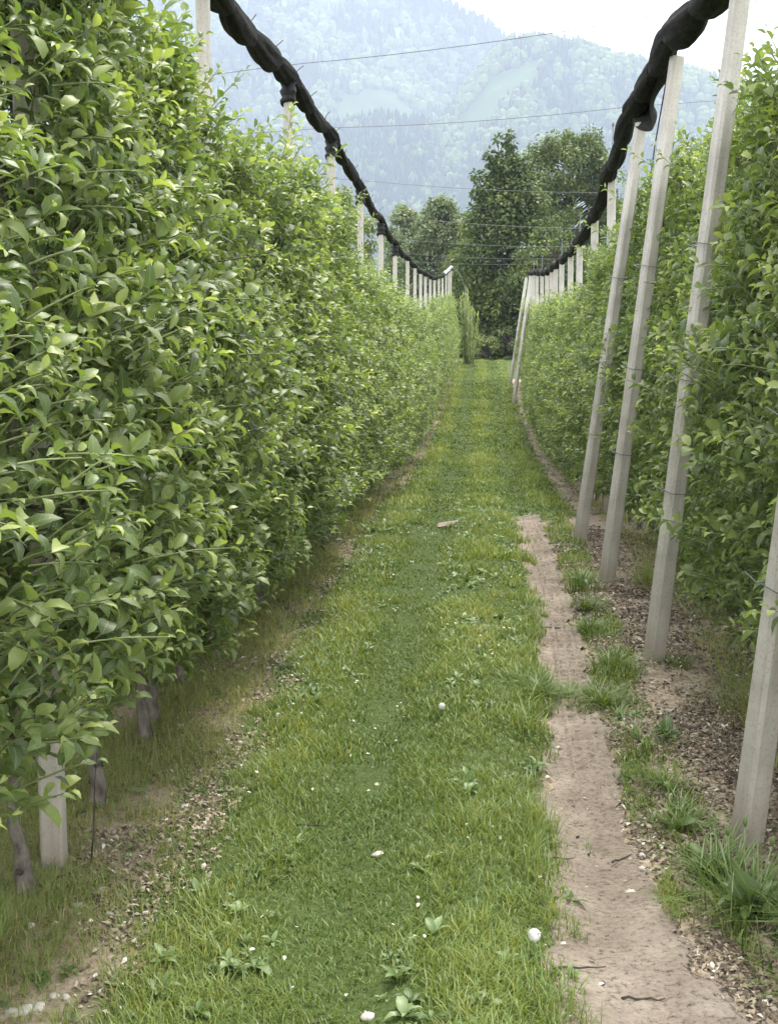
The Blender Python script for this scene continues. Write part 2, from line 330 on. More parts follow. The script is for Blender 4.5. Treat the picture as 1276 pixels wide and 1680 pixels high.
for (y0, y1, dens, wd, seg) in ((2.7, 5.0, 26000, .0036, 3), (5.0, 8.0, 15000, .005, 3), (8, 13, 7500, .0075, 2), (13, 24, 3200, .013, 2), (24, 60, 1100, .028, 2)):
    X, Y = scatter(-1.1, 1.0, y0, y1, dens)
    m_ = lane_mask(X, Y); track = np.exp(-((X + .40) / .17) ** 2) + .9 * np.exp(-((X - .42) / .17) ** 2) * ss(11.5, 13, Y)
    cl = fbm(X * 5, Y * 3.5, 40, 4); cl2 = fbm(X * 1.3, Y * .9, 41, 3)
    keep = RNG.random(len(X)) < m_ * (.35 + .9 * np.clip((cl - .3) * 2.2, 0, 1)) * (1 - .25 * track)
    X, Y, cl, cl2, track = X[keep], Y[keep], cl[keep], cl2[keep], track[keep]; k = len(X)
    rr = RNG.random(k); edge_t = np.exp(-((X - (rutc(Y) - rutw(Y))) / .09) ** 2) * ss(12.5, 11.5, Y)
    H = (.016 + .05 * rr ** 2.2) * (.15 + 1.7 * cl) * (1 - .5 * np.clip(track, 0, 1)) * (1 + .7 * edge_t)
    if y0 >= 13: H *= 1.25
    tint = .45 + .75 * (cl2 - .45) + .6 * (cl - .5) + RNG.normal(0, .17, k) - .05 * ss(8, 16, Y) - .28 * np.clip(track, 0, 1) + .12 * ss(.3, 0, np.abs(X - .02)) + .14 * np.exp(-((X + .72) / .12) ** 2)
    tint = np.where(RNG.random(k) < .06 + .06 * (X < -.75), RNG.uniform(.85, 1, k), np.clip(tint, 0, .83))
    an = RNG.uniform(0, 2 * pi, k); D = np.stack([np.cos(an), np.sin(an)], 1)
    blades(gm, np.stack([X, Y, zg(X, Y) - .004], 1), D, H, wd * RNG.uniform(.6, 1.4, k), RNG.uniform(.15, 1.1, k), tint, seg)
# fine yellowish grass under the trees on both sides and behind them
for (x0, x1, y0, y1, dens, wd) in ((-2.6, -.9, 2.4, 7, 13000, .0034), (-2.6, -.98, 7, 14, 6000, .006), (-2.2, -.98, 14, 56, 500, .014), (1.12, 2.6, 3.6, 8, 5200, .0036), (.98, 2.4, 8, 15, 3200, .006), (.8, 2.0, 15, 42, 500, .014)):
    X, Y = scatter(x0, x1, y0, y1, dens); cl = fbm(X * 2.6, Y * 2.2, 50, 4); e = ss(-.9, -1.15, X) if x1 < 0 else ss(1.05, 1.25, X) * .8
    keep = RNG.random(len(X)) < e * np.clip((cl - .3) * 4, .12, 1); X, Y, cl = X[keep], Y[keep], cl[keep]; k = len(X)
    H = RNG.uniform(.02, .08, k) * (.4 + cl); tint = np.clip(.84 + (cl - .5) * .5 + RNG.normal(0, .15, k), 0, 1); an = RNG.uniform(0, 2 * pi, k)
    blades(gm, np.stack([X, Y, zg(X, Y) - .004], 1), np.stack([np.cos(an), np.sin(an)], 1), H, wd * RNG.uniform(.6, 1.3, k), RNG.uniform(.2, 1.3, k), tint, 2)
tag(gm.build('grass', M['grass']), 'short green grass covering the lane between the two rows', 'grass', kind='stuff')
# broad-leaved weeds between the grass : clover, dandelion rosettes
wm = MA()
def rosette(ma, X, Y, n, L0, tint, up=.5, z=None, mat=0):
    an = np.arange(n) * 2.4 + random.uniform(0, 6); e = RNG.uniform(up * .5, up * 1.4, n)
    D = np.stack([np.cos(an) * np.cos(e), np.sin(an) * np.cos(e), np.sin(e)], 1); P = np.tile([X, Y, (zrel(X, Y) if z is None else z)], (n, 1)) + D * .005
    Ln = L0 * RNG.uniform(.6, 1.15, n)
    leaves(ma, P, D, np.tile([0, 0, 1.0], (n, 1)) + RNG.normal(0, .15, (n, 3)), Ln, Ln * RNG.uniform(.28, .5, n), RNG.uniform(.5, 1.7, n), RNG.uniform(.1, .5, n), np.clip(tint + RNG.normal(0, .15, n), 0, 1), mat=mat)
X, Y = scatter(-.95, .7, 2.8, 14, 120); k_ = lane_mask(X, Y) * (fbm(X * 2, Y * 1.5, 60) > .42) * (np.abs(X + .4) > .16)
for x, y in zip(X[k_ > .5], Y[k_ > .5]): rosette(wm, x, y, random.randint(4, 8), random.choice((.022, .03, .035, .045, .06)), random.uniform(.25, 1.0), .9)
X, Y = scatter(-2.0, -.95, 2.6, 12, 38)
for x, y in zip(X, Y):
    if vn(x * 3, y * 2, 61) > .45: rosette(wm, x, y, random.randint(5, 8), random.choice((.025, .035, .05)), random.uniform(.3, .8), .9)
tag(wm.build('weeds', M['weed']), 'small broad leaved weeds and clover scattered through the lane grass', 'weeds', kind='stuff')

# ------------------------------------------------------------------ litter
def litter(name, regs, label, bt=(1.25, 1.75)):
    ma = MA()
    for (x0, x1, y0, y1, dens, sz, f) in regs:
        X, Y = scatter(x0, x1, y0, y1, dens); e = f(X, Y) * np.clip((fbm(X * 3, Y * 3, 71) - .25) * 3, .15, 1); k_ = RNG.random(len(X)) < e; X, Y = X[k_], Y[k_]; n = len(X)
        an = RNG.uniform(0, 2 * pi, n); ti = RNG.normal(0, .35, (n, 2)); l = sz * RNG.uniform(.4, 1.6, n); wd = l * RNG.uniform(.2, .75, n)
        A = norm(np.stack([np.cos(an), np.sin(an), ti[:, 0]], 1)) * l[:, None] * .5; B = norm(np.stack([-np.sin(an), np.cos(an), ti[:, 1]], 1)) * wd[:, None] * .5
        C0 = np.stack([X, Y, zg(X, Y) + l * .15 + .001], 1); cz = np.array([0, 0, 1.0]) * (l * RNG.uniform(-.15, .3, n))[:, None]
        V = np.stack([C0 - A, C0 - B + cz, C0 + A, C0 + B + cz, C0 + cz * 1.3], 1)
        T = np.array([(0, 1, 4), (1, 2, 4), (2, 3, 4), (3, 0, 4)])
        tint = np.clip(RNG.beta(bt[0], bt[1], n) + (RNG.random(n) < .025) * .6, 0, 1)
        ma.add(V.reshape(-1, 3), None, (T[None] + np.arange(n)[:, None, None] * 5).reshape(-1, 3), tint=np.repeat(tint, 5))
    return tag(ma.build(name, M['chip'], smooth=False), label, 'leaf litter', kind='stuff')
fr = lambda X, Y: ss(-.09, .06, X - rutc(Y) - rutw(Y)) * ss(1.75, 1.5, X)
litter('leaf_litter', [(.5, 1.8, 3.0, 6.2, 13000, .020, fr), (.5, 1.8, 6.2, 11, 8000, .024, fr), (.8, 1.7, 11, 40, 260, .035, fr)], 'brown bark chips and dry leaves on bare soil below the leaning posts')
fl = lambda X, Y: (fbm(X * 2.5, Y * 1.6, 78) > .37) * ss(-1.35, -1.12, X + (fbm(X * 2, Y * 2, 73) - .5) * .3) * ss(-.78, -.92, X)
litter('leaf_litter', [(-1.5, -.7, 2.6, 6.2, 9500, .019, fl), (-1.5, -.7, 6.2, 12, 5000, .022, fl), (-1.4, -.7, 12, 50, 260, .03, fl)], 'strip of pale dry leaf scraps along the foot of the left row', (1.7, 1.4))
fp = lambda X, Y: np.exp(-((X - rutc(Y)) / .16) ** 2) * .6
litter('straw_scraps', [(.1, .85, 2.7, 6, 34000, .0075, fp), (.1, .85, 2.7, 6, 900, .022, fp), (.1, .8, 6, 12.3, 11000, .011, fp)], 'small dry stalks and crumbs lying on the trodden dirt path', (2.2, 1.3))

fw = lambda X, Y: lane_mask(X, Y) * (fbm(X * 2.4, Y * 1.3, 79) > .45) * .9
pm = MA(); X, Y = scatter(-.95, .3, 2.8, 13, 55); k_ = RNG.random(len(X)) < fw(X, Y); X, Y = X[k_], Y[k_]; n = len(X)
q_ = RNG.normal(0, 1, (n, 3)); q_[:, 2] *= .4; Ln = RNG.uniform(.006, .019, n); leaves(pm, np.stack([X, Y, zg(X, Y) + RNG.uniform(.012, .05, n)], 1), q_, np.tile([0, 0, 1.0], (n, 1)) + RNG.normal(0, .3, (n, 3)), Ln, Ln * .7, RNG.uniform(.2, .9, n), RNG.uniform(0, .4, n), RNG.uniform(.4, 1, n))
tag(pm.build('fallen_petals', M['stone']), 'tiny pale petals and clover heads sprinkled over the lane grass', 'petals', kind='stuff')
# ------------------------------------------------------------------ posts
def post_shaft(L_, w0=.094, w1=.082):
    ma = MA(); ch = .012; n = 14; V = []
    for i in range(n):
        t = i / (n - 1); a_ = (w0 * (1 - t) + w1 * t) / 2; c_ = a_ * .9
        for (x, y) in ((a_, -c_ + ch), (a_, c_ - ch), (a_ - ch, c_), (-a_ + ch, c_), (-a_, c_ - ch), (-a_, -c_ + ch), (-a_ + ch, -c_), (a_ - ch, -c_)): V.append((x, y, -.06 + (L_ + .06) * t))
    V += [(0, 0, -.06), (0, 0, L_)]
    Q = [(i * 8 + j, i * 8 + (j + 1) % 8, i * 8 + 8 + (j + 1) % 8, i * 8 + 8 + j) for i in range(n - 1) for j in range(8)]
    T = [((j + 1) % 8, j, n * 8) for j in range(8)] + [((n - 1) * 8 + j, (n - 1) * 8 + (j + 1) % 8, n * 8 + 1) for j in range(8)]
    ma.add(V, Q, T); return ma.mesh('shaft', [M['concrete']], smooth=False)
SH = {}
def add_post(base, top, label, group, cap=None, rod=0, rz=0.0, thin=1.0, ties=(), name='concrete_post'):
    base = np.array(base, float); top = np.array(top, float); d = top - base; L_ = float(np.linalg.norm(d)); key = round(L_, 1)
    if key not in SH: SH[key] = post_shaft(key)
    e = empty(name, tuple(base)); import mathutils
    q = mathutils.Vector(d).to_track_quat('Z', 'Y'); e.rotation_mode = 'QUATERNION'; e.rotation_quaternion = mathutils.Quaternion((0, 0, 1), rz) @ q if L_ == 0 else q @ mathutils.Quaternion((0, 0, 1), rz)
    s = link(bpy.data.objects.new('shaft', SH[key]), e); s.scale = (thin, thin, L_ / key)
    if cap:
        ma = MA(); zz = np.linspace(L_ - cap, L_ + .03, 9)
        tube(ma, [(0.004 * sin(i * 2.1), 0.004 * cos(i * 3), z) for i, z in enumerate(zz)], [.052 + .007 * sin(i * 1.9) for i in range(9)], 12)
        ma.build('cap', M['black'], e)
    if rod:
        ma = MA(); tube(ma, [(0.02, 0, L_ - .3), (.02, 0, L_ + rod)], .006, 6); tube(ma, [(.02, 0, L_ + rod - .02), (.02, 0, L_ + rod + .01)], .011, 6); ma.build('rod', M['wire'], e)
    if ties:
        for zt in ties:
            ma = MA(); k_ = .058; zz_ = zt
            tube(ma, [(k_ * sx, k_ * .92 * sy, zz_ + .006 * sx) for sx, sy in ((1, 1), (-1, 1), (-1, -1), (1, -1), (1, 1))], .0022, 5)
            tube(ma, [(k_, 0, zz_), (k_ + .05, .01, zz_ - .015), (k_ + .16, .0, zz_ + .01)], .002, 5); ma.build('wire_tie', M['wire'], e)
    tag(e, label, 'post', group); return e
NL = np.array([(-1.33, -1, 3.33), (-1.33, 4, 3.33), (-1.33, 7.13, 3.32), (-1.33, 9.47, 3.36), (-1.33, 12.1, 3.30), (-1.33, 15.6, 3.09), (-1.33, 21.1, 2.82), (-1.33, 29.5, 2.71), (-1.33, 36.9, 2.76), (-1.3, 46, 3.1), (-1.27, 55.5, 3.66)])
NR = np.array([(1.17, 2, 3.40), (1.15, 7.47, 3.38), (1.13, 8.6, 3.42), (1.14, 10.8, 3.32), (1.16, 12.6, 3.07), (1.18, 14.1, 2.84), (1.2, 18.2, 2.62), (1.2, 24.8, 2.57), (1.25, 34, 2.80), (1.42, 42, 3.06)])
def npt(A, Y): return np.array([np.interp(Y, A[:, 1], A[:, 0]), Y, np.interp(Y, A[:, 1], A[:, 2])])
ORD = ['first', 'second', 'third', 'fourth', 'fifth', 'sixth', 'seventh', 'eighth', 'ninth', 'tenth', 'eleventh', 'twelfth', 'thirteenth', 'fourteenth', 'fifteenth', 'sixteenth', 'seventeenth', 'eighteenth', 'nineteenth', 'twentieth']
LP = [3.9, 6.55, 9.4, 12.05, 14.9, 17.9, 20.8, 24.3, 27, 29.5, 32, 35, 38, 41.5, 45, 49, 52.5, 55.5]
for i, y in enumerate(LP):
    t = npt(NL, y); x = t[0] + (.02 if i == 0 else 0)
    if i == 0: lb = 'weathered concrete post beside pale apple trunks at the lower left'
    elif i == 1: lb = 'tall pale concrete post rising out of the left row into the mountain view'
    elif i == 17: lb = 'last post of the left row, carrying crumpled white film'
    else: lb = 'vertical concrete post in the left row, %s from the near end under the rolled net' % ORD[i]
    add_post((x, y, zrel(x, y)), (x, y, t[2] - .09), lb, 'concrete posts of the left row', cap=.13 if 1 < i < 7 else None, rod=.45 if i == 17 else 0, thin=.76)
RP = [(.88, 4.26), (.87, 6.59), (.83, 8.71), (.78, 10.44)]
rl = ['nearest leaning concrete post at the right edge, its foot behind tall weeds', 'thick leaning concrete post in full view with bare chip covered soil round its foot', 'leaning concrete post with a white stone lying at its foot', 'slim leaning concrete post beside the thick strip of grass']
for (x, y), lb in zip(RP, rl):
    t = npt(NR, y); zt = {4.26: 3.3, 6.59: 3.4, 8.71: 3.3, 10.44: 3.14}[y]
    add_post((x, y, zrel(x, y)), ({4.26: 1.2, 6.59: 1.21, 8.71: 1.195, 10.44: 1.18}[y], y + .05, zt), lb, 'leaning concrete posts along the dirt path', rz=.22, ties=(.85, 1.4, 2.05))
RQ = [12.9, 15.0, 17.4, 19.2, 21.3, 23.0, 24.3, 26.2, 28.7, 31.7, 34.5, 38]
for i, y in enumerate(RQ):
    t = npt(NR, y); add_post((t[0] + .05, y, zrel(t[0], y)), (t[0] + .03, y, t[2] - .06), 'post standing in the right hedge, %s beyond the leaning posts' % ORD[i], 'concrete posts inside the right hedge', rod=(.5 if i == 0 else .35 if i in (2, 4, 8, 9, 10) else 0))
add_post((.86, 35.3, zrel(.86, 35.3)), (1.27, 35.8, 2.75), 'far leaning post standing clear of the right hedge, nearer of two', 'far leaning posts at the lane end', name='concrete_post')
add_post((.90, 41.8, zrel(.9, 41.8)), (1.36, 42.2, 2.9), 'farthest leaning post at the end of the right row, against the dark tree', 'far leaning posts at the lane end', name='concrete_post')

# ------------------------------------------------------------------ rolled nets
def net(A, y0, y1, r0, posts, seed, label, step=.95):
    rg = np.random.default_rng(seed); e = empty('rolled_net', tuple(npt(A, y0)))
    O = npt(A, y0)
    ties = [y0]
    while ties[-1] < y1: ties.append(ties[-1] + step * rg.uniform(.75, 1.25) * (1 if ties[-1] < 16 else 1.4))
    ties = np.array(ties); ties[-1] = y1
    ds = .025; Y = []; y = y0
    while y < y1: Y.append(y); y += ds if y < 16 else ds * 2.5
    Y = np.array(Y); P = np.stack([np.interp(Y, A[:, 1], A[:, 0]), Y, np.interp(Y, A[:, 1], A[:, 2])], 1)
    # smooth height, sag between posts and wander
    k = 41; P[:, 2] = np.convolve(np.pad(P[:, 2], k // 2, mode='edge'), np.ones(k) / k, 'valid')
    ps = np.array(posts); idx = np.clip(np.searchsorted(ps, Y), 1, len(ps) - 1); u = np.clip((Y - ps[idx - 1]) / (ps[idx] - ps[idx - 1]), 0, 1)
    P[:, 2] -= .05 * np.sin(pi * u) * (Y < 30); P[:, 0] += (fbm(Y * .8, Y * 0, seed) - .5) * .015
    ti = np.clip(np.searchsorted(ties, Y, side='right') - 1, 0, len(ties) - 2); tu = (Y - ties[ti]) / (ties[ti + 1] - ties[ti])
    fat = rg.uniform(.88, 1.15, len(ties))[ti]; prof = .46 + .54 * np.abs(np.sin(pi * np.clip(tu, 0, 1))) ** .38 * fat
    P[:, 2] -= .022 * np.sin(pi * tu) * fat; P[:, 0] += .006 * np.sin(pi * tu) * np.where(ti % 2, 1, -1)
    rtap = np.interp(Y, [8, 12, 18], [1, .8, .66])
    nth = 40; th = np.arange(nth) * 2 * pi / nth
    lob = 1 - .10 * np.clip(np.sin(9 * th[None] + 1.2 * np.sin(Y[:, None] * 2.6) + ti[:, None] * 2), 0, 1) ** 4 + .07 * np.sin(3 * th[None] + Y[:, None] * 2.2) + .05 * np.sin(7 * th[None] + Y[:, None] * 4 + ti[:, None]) + .10 * (fbm(th[None] * 1.5 + ti[:, None] * 9, Y[:, None] * 7, seed + 2) - .5)
    R_ = r0 * (prof * rtap)[:, None] * lob
    V = np.stack([P[:, 0][:, None] + R_ * np.cos(th), np.broadcast_to(P[:, 1][:, None], R_.shape), P[:, 2][:, None] + 1.12 * R_ * np.sin(th)], -1) - O
    a = np.arange(len(Y) - 1)[:, None] * nth; b_ = np.arange(nth)[None]; b2 = (b_ + 1) % nth
    ma = MA(); ma.add(V.reshape(-1, 3), np.stack([a + b2, a + b_, a + nth + b_, a + nth + b2], -1).reshape(-1, 4)); ma.build('net_roll', M['net'], e)
    for t in ties[1:-1]:
        if t > 20: break
        j = np.argmin(abs(Y - t)); c0 = P[j] - O; ma = MA(); aa = np.linspace(0, 2 * pi, 17); rr = r0 * .62
        tube(ma, [c0 + np.array([rr * cos(q), 0.004 * sin(3 * q), 1.1 * rr * sin(q)]) for q in aa], .005, 5)
        d = rg.uniform(-.6, .9); tube(ma, [c0 + np.array([0, 0, rr]), c0 + np.array([.03 * d, .0, rr + .05]), c0 + np.array([.07 * d + .03, .0, rr + .085])], .0028, 4)
        ma.build('tie', M['black'], e)
    tag(e, label, 'hail net'); return e, O
net(NL, 3.5, 55.4, .070, LP, 3, 'rolled black hail net tied in bulges along the left post tops')
ne, NO = net(NR, 4.0, 42, .088, [4.26, 6.59, 8.71, 10.8] + RQ, 8, 'thicker rolled black hail net sagging along the right leaning post tops', step=.85)
# loose grey fold of net hanging below the right roll
def sheet_fold(parent, pts_top, drop, name, m, thick=.0):
    ma = MA(); nu, nv = 24, 12; V = []
    for i in range(nu):
        u = i / (nu - 1); p = npt(NR, pts_top[0] + (pts_top[1] - pts_top[0]) * u) - NO
        for j in range(nv):
            v = j / (nv - 1); dz = drop * sin(pi * u) ** .7 * v
            V.append((p[0] + .03 + .04 * sin(u * 9 + v * 3) + .05 * sin(pi * v), p[1] + .03 * sin(v * 7), p[2] - .03 - dz))
    Q = [(i * nv + j, i * nv + j + 1, i * nv + nv + j + 1, i * nv + nv + j) for i in range(nu - 1) for j in range(nv - 1)]
    ma.add(V, Q); ma.build(name, m, parent)
sheet_fold(ne, (9.15, 10.75), .3, 'loose_fold', M['net'])
# crumpled white film at the far left post end
ma = MA(); n_ = 30; V = []
for i in range(n_):
    y = 45 + 10.6 * i / (n_ - 1); p = npt(NL, y)
    for j in range(10): q = j * 2 * pi / 10; rr = .06 * (.4 + .9 * random.random()); V.append((p[0] + rr * cos(q) + .03, y, p[2] + .06 + rr * sin(q) * .9))
Q = [(i * 10 + j, i * 10 + (j + 1) % 10, i * 10 + 10 + (j + 1) % 10, i * 10 + 10 + j) for i in range(n_ - 1) for j in range(10)]
ma.add(V, Q); tag(ma.build('plastic_film', M['film'], smooth=False), 'crumpled white plastic film wrapped over the far end of the left net', 'plastic film')

# ------------------------------------------------------------------ wires
def wire(name, pts, r, label, cat='wire', group=None, m='wire'):
    ma = MA(); tube(ma, pts, r, 5); return tag(ma.build(name, M[m]), label, cat, group)
for i, y in enumerate(LP[2:9]):
    a = npt(NL, y) + np.array([0, 0, .04]); b_ = npt(NR, min(max(y - .85, 3), 42)) + np.array([0, 0, .10]); d = b_ - a
    pts = [a + d * t + np.array([0, 0, -.03 * (1 - (2 * t - 1) ** 2)]) if 0 <= t <= 1 else a + d * t for t in np.linspace(-1.0, 1.9, 26)]
    wire('cross_wire', pts, .0024 if y < 16 else .003, 'thin wire crossing the lane over the %s post of the left row' % ORD[i + 2], group='wires strung across the lane')
for s_, A, lab in ((-1, -1.31, 'left'), (1, 1.44, 'right')):
    for z, hl in ((.78, 'lowest'), (1.35, 'middle'), (2.0, 'upper')):
        ys_ = np.arange(1.5, 55 if s_ < 0 else 42, .5); wire('trellis_wire', [(A, y, float(np.interp(y, _y, _z)) + z) for y in ys_], .0022, '%s trellis wire running through the foliage of the %s row' % (hl, lab), group='trellis wires')
wire('guy_wire', [(1.22, 9.4, 3.3), (1.25, 10.2, 2.95), (1.27, 11.0, 2.35)], .005, 'slack dark cable dropping from the right net into the hedge', m='black')
wire('bent_rod', [(-1.2 + .62 * math.sin(t * 1.35), 52, 3.55 - .1 * t - 1.7 * (1 - math.cos(t * 1.2))) for t in np.linspace(0, 1, 14)], .012, 'thin arched rod curving down from the far end of the left row', 'rod')

# ------------------------------------------------------------------ apple trees
def crown_mesh(seed, tall=1.0):
    global RNG
    old = RNG; RNG = np.random.default_rng(seed); g = RNG; ma = MA()
    nsh = 700; z = np.concatenate([g.uniform(.32, 2.5, nsh - 22), g.uniform(2.3, 2.62, 22)]) * tall
    Ps, Ds, Ns, Ls, Ti = [], [], [], [], []
    for i in range(nsh):
        zi = z[i]; ph = g.uniform(0, 2 * pi); topf = np.clip((2.75 - zi) / 1.3, .25, 1) ** .8; lowf = np.clip((zi - .0) / .6, .5, 1)
        lump = .8 + .45 * float(fbm(ph * 1.1 + seed, zi * 2.6, seed, 2))
        rx = .39 * topf * lowf * lump; ry = .46 * topf ** .5 * lump; f = g.uniform(.25, 1.0) ** .6
        b0 = np.array([cos(ph) * rx * f, sin(ph) * ry * f, zi])
        up = g.uniform(.1, .95) + (.9 if zi > 2.2 else 0); o = np.array([cos(ph), .8 * sin(ph), up]) + g.normal(0, .25, 3); o = o / np.linalg.norm(o)
        Ls_ = g.uniform(.05, .15) * (1.9 if zi > 2.3 else 1) * (1.7 if g.random() < .07 else 1); nl = int(4 + Ls_ * 22 + g.integers(0, 3))
        ts = np.linspace(.08, 1, nl); sagv = np.array([0, 0, -.12 * Ls_]); pts = b0 + o * Ls_ * ts[:, None] + sagv * (ts ** 2)[:, None]
        tube(ma, [b0 - o * .05, b0, pts[nl // 2], pts[-1]], [.0032, .003, .0024, .0014], 4, mat=1, cap=False)
        a0 = np.array([0, 0, 1.0]) if abs(o[2]) < .9 else np.array([1.0, 0, 0]); A = np.cross(o, a0); A /= np.linalg.norm(A); B = np.cross(o, A)
        an = np.arange(nl) * 2.4 + g.uniform(0, 6); out = np.cos(an)[:, None] * A + np.sin(an)[:, None] * B
        op = np.interp(ts, [0, .8, 1], [1.15, .8, .4])[:, None]
        D = norm(o * np.cos(op) + out * np.sin(op) + np.array([cos(ph), sin(ph) * .5, 0]) * .25)
        D[:, 2] = np.clip(D[:, 2] + .22, -.2, .9); D = norm(D)
        Nn = np.array([0, 0, 1.0]) + .55 * o + g.normal(0, .28, (nl, 3)) + .4 * np.array([cos(ph), 0, 0])
        Ps.append(pts + D * .018); Ds.append(D); Ns.append(Nn)
        Ls.append(np.interp(ts, [0, .3, .75, 1], [.048, .080, .069, .035]) * g.uniform(.6, 1.22, nl) * g.uniform(.8, 1.12))
        Ti.append(.42 + .15 * g.normal() + .17 * g.normal(0, 1, nl) + np.interp(ts, [0, .7, 1], [-.06, .05, .34]) + .10 * (f - .6))
        if g.random() < .3:   # spent blossom stars beside the fruitlets
            kq = 5; Ps.append(np.tile(b0 + o * .02, (kq, 1))); q_ = g.normal(0, 1, (kq, 3)); Ds.append(norm(q_ + o)); Ns.append(g.normal(0, 1, (kq, 3))); Ls.append(np.full(kq, .014)); Ti.append(np.full(kq, 1.0))
    P = np.concatenate(Ps); D = np.concatenate(Ds); Nn = np.concatenate(Ns); Ln = np.concatenate(Ls); ti = np.clip(np.concatenate(Ti), 0, 1); n = len(P)
    leaves(ma, P, D, Nn, Ln, Ln * g.uniform(.40, .60, n), g.uniform(.4, 2.0, n), g.uniform(.05, .8, n), ti)
    RNG = old
    return ma.mesh('crown', [M['apple'], M['stem']])
def trunk_mesh(seed):
    g = np.random.default_rng(seed); ma = MA(); zz = np.concatenate([np.linspace(-.05, .4, 8), np.linspace(.6, 2.45, 8)])
    r = np.interp(zz, [-.05, .06, .16, .3, 1.2, 2.45], [.031, .025, .018, .0145, .012, .006]) * g.uniform(.85, 1.2)
    wx = np.cumsum(g.normal(0, .008, 16)); wy = np.cumsum(g.normal(0, .008, 16)); pts = np.stack([wx - wx[1], wy - wy[1], zz], 1)
    tube(ma, pts, r * g.uniform(.92, 1.08, 16), 9)
    for k in range(3): z0 = g.uniform(.06, .42); a_ = g.uniform(0, 6.28); rr = np.interp(z0, zz, r); c = np.array([cos(a_) * rr * .7, sin(a_) * rr * .7, z0]) + [np.interp(z0, zz, pts[:, 0]), np.interp(z0, zz, pts[:, 1]), 0]; tube(ma, [c, c + np.array([cos(a_), sin(a_), .3]) * rr * .7], [rr * .5, rr * .35], 7, mat=1)
    for k in range(26):
        z0 = g.uniform(.45, 2.3); a_ = g.uniform(0, 6.28); l = g.uniform(.2, .42) * np.clip((2.8 - z0) / 1.4, .4, 1); j = np.array([np.interp(z0, zz, pts[:, 0]), np.interp(z0, zz, pts[:, 1]), z0])
        d = np.array([cos(a_) * .85, sin(a_), g.uniform(.0, .5)]); m_ = j + d * l * .5 + g.normal(0, .02, 3); e_ = j + d * l + np.array([0, 0, g.uniform(-.08, .12)])
        tube(ma, [j, m_, e_], [.009, .006, .003], 5, mat=1)
        for q in range(2):
            s0 = j + (m_ - j) * g.uniform(.4, 1); s1 = s0 + np.array([g.normal(0, .1), g.normal(0, .1), g.uniform(-.03, .12)]); tube(ma, [s0, (s0 + s1) / 2 + g.normal(0, .01, 3), s1], [.004, .003, .002], 4, mat=1)
    return ma.mesh('trunk', [M['bark'], M['twig']])
NV = 9
CR = [crown_mesh(100 + i) for i in range(NV)]; TR = [trunk_mesh(200 + i) for i in range(6)]
LY = [1.0, 1.7, 2.35, 3.0, 3.70, 4.02, 4.42, 5.18, 5.42, 6.0, 6.55, 7.15, 7.8]
y = 8.4
while y < 55.5: LY.append(y); y += random.uniform(.52, .68)
RY = []; y = 3.5
while y < 42: RY.append(y); y += random.uniform(.52, .68)
def post_phrase(y, posts, row):
    i = max([k for k, p in enumerate(posts) if p <= y + 1e-6], default=-1)
    return i
for row, ys_, x0 in (('left', LY, -1.35), ('right', RY, 1.42)):
    posts = LP if row == 'left' else [4.26, 6.59, 8.71, 10.44] + RQ
    cnt = {}
    for i, y in enumerate(ys_):
        x = x0 + random.uniform(-.04, .04) - (.12 * float(ss(9.5, 13, y)) - .26 * float(ss(24, 36, y)) if row == 'right' else 0)
        e = empty('apple_tree', (x, y, zrel(x, y)), random.choice((0, pi)) + random.uniform(-.2, .2)); s_ = random.uniform(.95, 1.06); e.scale = (s_ * random.uniform(.92, 1.06), s_, s_ * random.uniform(.96, 1.04) * (1 + (.07 * float(ss(12, 9, y)) if row == 'right' else 0) - (.05 if row == 'right' else .03) * float(ss(10, 13, y))))
        link(bpy.data.objects.new('trunk', TR[(i * 5 + 1) % 6]), e); c = link(bpy.data.objects.new('crown', CR[(i * 4 + random.randint(0, 2)) % NV]), e); c.location.z = (.2 * float(ss(5.2, 4.2, y)) - .13 * float(ss(5.6, 8, y)) if row == 'left' else -.10)
        k = post_phrase(y, posts, row); cnt[k] = cnt.get(k, 0) + 1
        if y < 30:
            where = 'before the first post' if k < 0 else 'past the %s post' % ORD[k]
            lb = 'leafy apple tree in the %s row, %s tree %s' % (row, ORD[cnt[k] - 1], where)
        else: lb = 'small looking apple tree merged into the far end of the %s row' % row
        tag(e, lb, 'apple tree', 'apple trees of the %s row' % row if y < 30 else 'far apple trees of the %s row' % row)

y = 1.2
while y < 17:
    x = -3.75 + random.uniform(-.05, .05); e = empty('apple_tree', (x, y, zrel(x, y)), random.uniform(0, 6)); i = random.randint(0, 50)
    link(bpy.data.objects.new('trunk', TR[i % 6]), e); link(bpy.data.objects.new('crown', CR[i % NV]), e)
    tag(e, 'apple tree of the next row, glimpsed only through gaps in the left hedge', 'apple tree', 'apple trees of the row behind the left hedge'); y += random.uniform(.6, .75)

# ------------------------------------------------------------------ weeds, stones, dandelions
def grass_clump(ma, X, Y, n, rad, H, tint, wd=.005, up=.6):
    a_ = RNG.uniform(0, 2 * pi, n); r_ = rad * RNG.random(n) ** .75 * (.45 + 1.0 * vn(a_ * 1.3, a_ * 0 + X * 91, 5)); el = 1.2 + 1.6 * vn(X * 37., Y * 11., 3); x = X + r_ * np.cos(a_); y_ = Y + r_ * np.sin(a_) * el; kp = fbm(x * 22, y_ * 14, 90) > .42; x, y_, a_ = x[kp], y_[kp], a_[kp]; n = len(x); d = np.stack([np.cos(a_), np.sin(a_)], 1) + RNG.normal(0, .5, (n, 2)); d /= np.linalg.norm(d, axis=1)[:, None]
    blades(ma, np.stack([x, y_, zg(x, y_) - .005], 1), d, H * RNG.uniform(.45, 1.15, n), wd * RNG.uniform(.6, 1.3, n), RNG.uniform(.2, 1.2, n) * up * 2.2, np.clip(tint + RNG.normal(0, .14, n), 0, .95), 3)
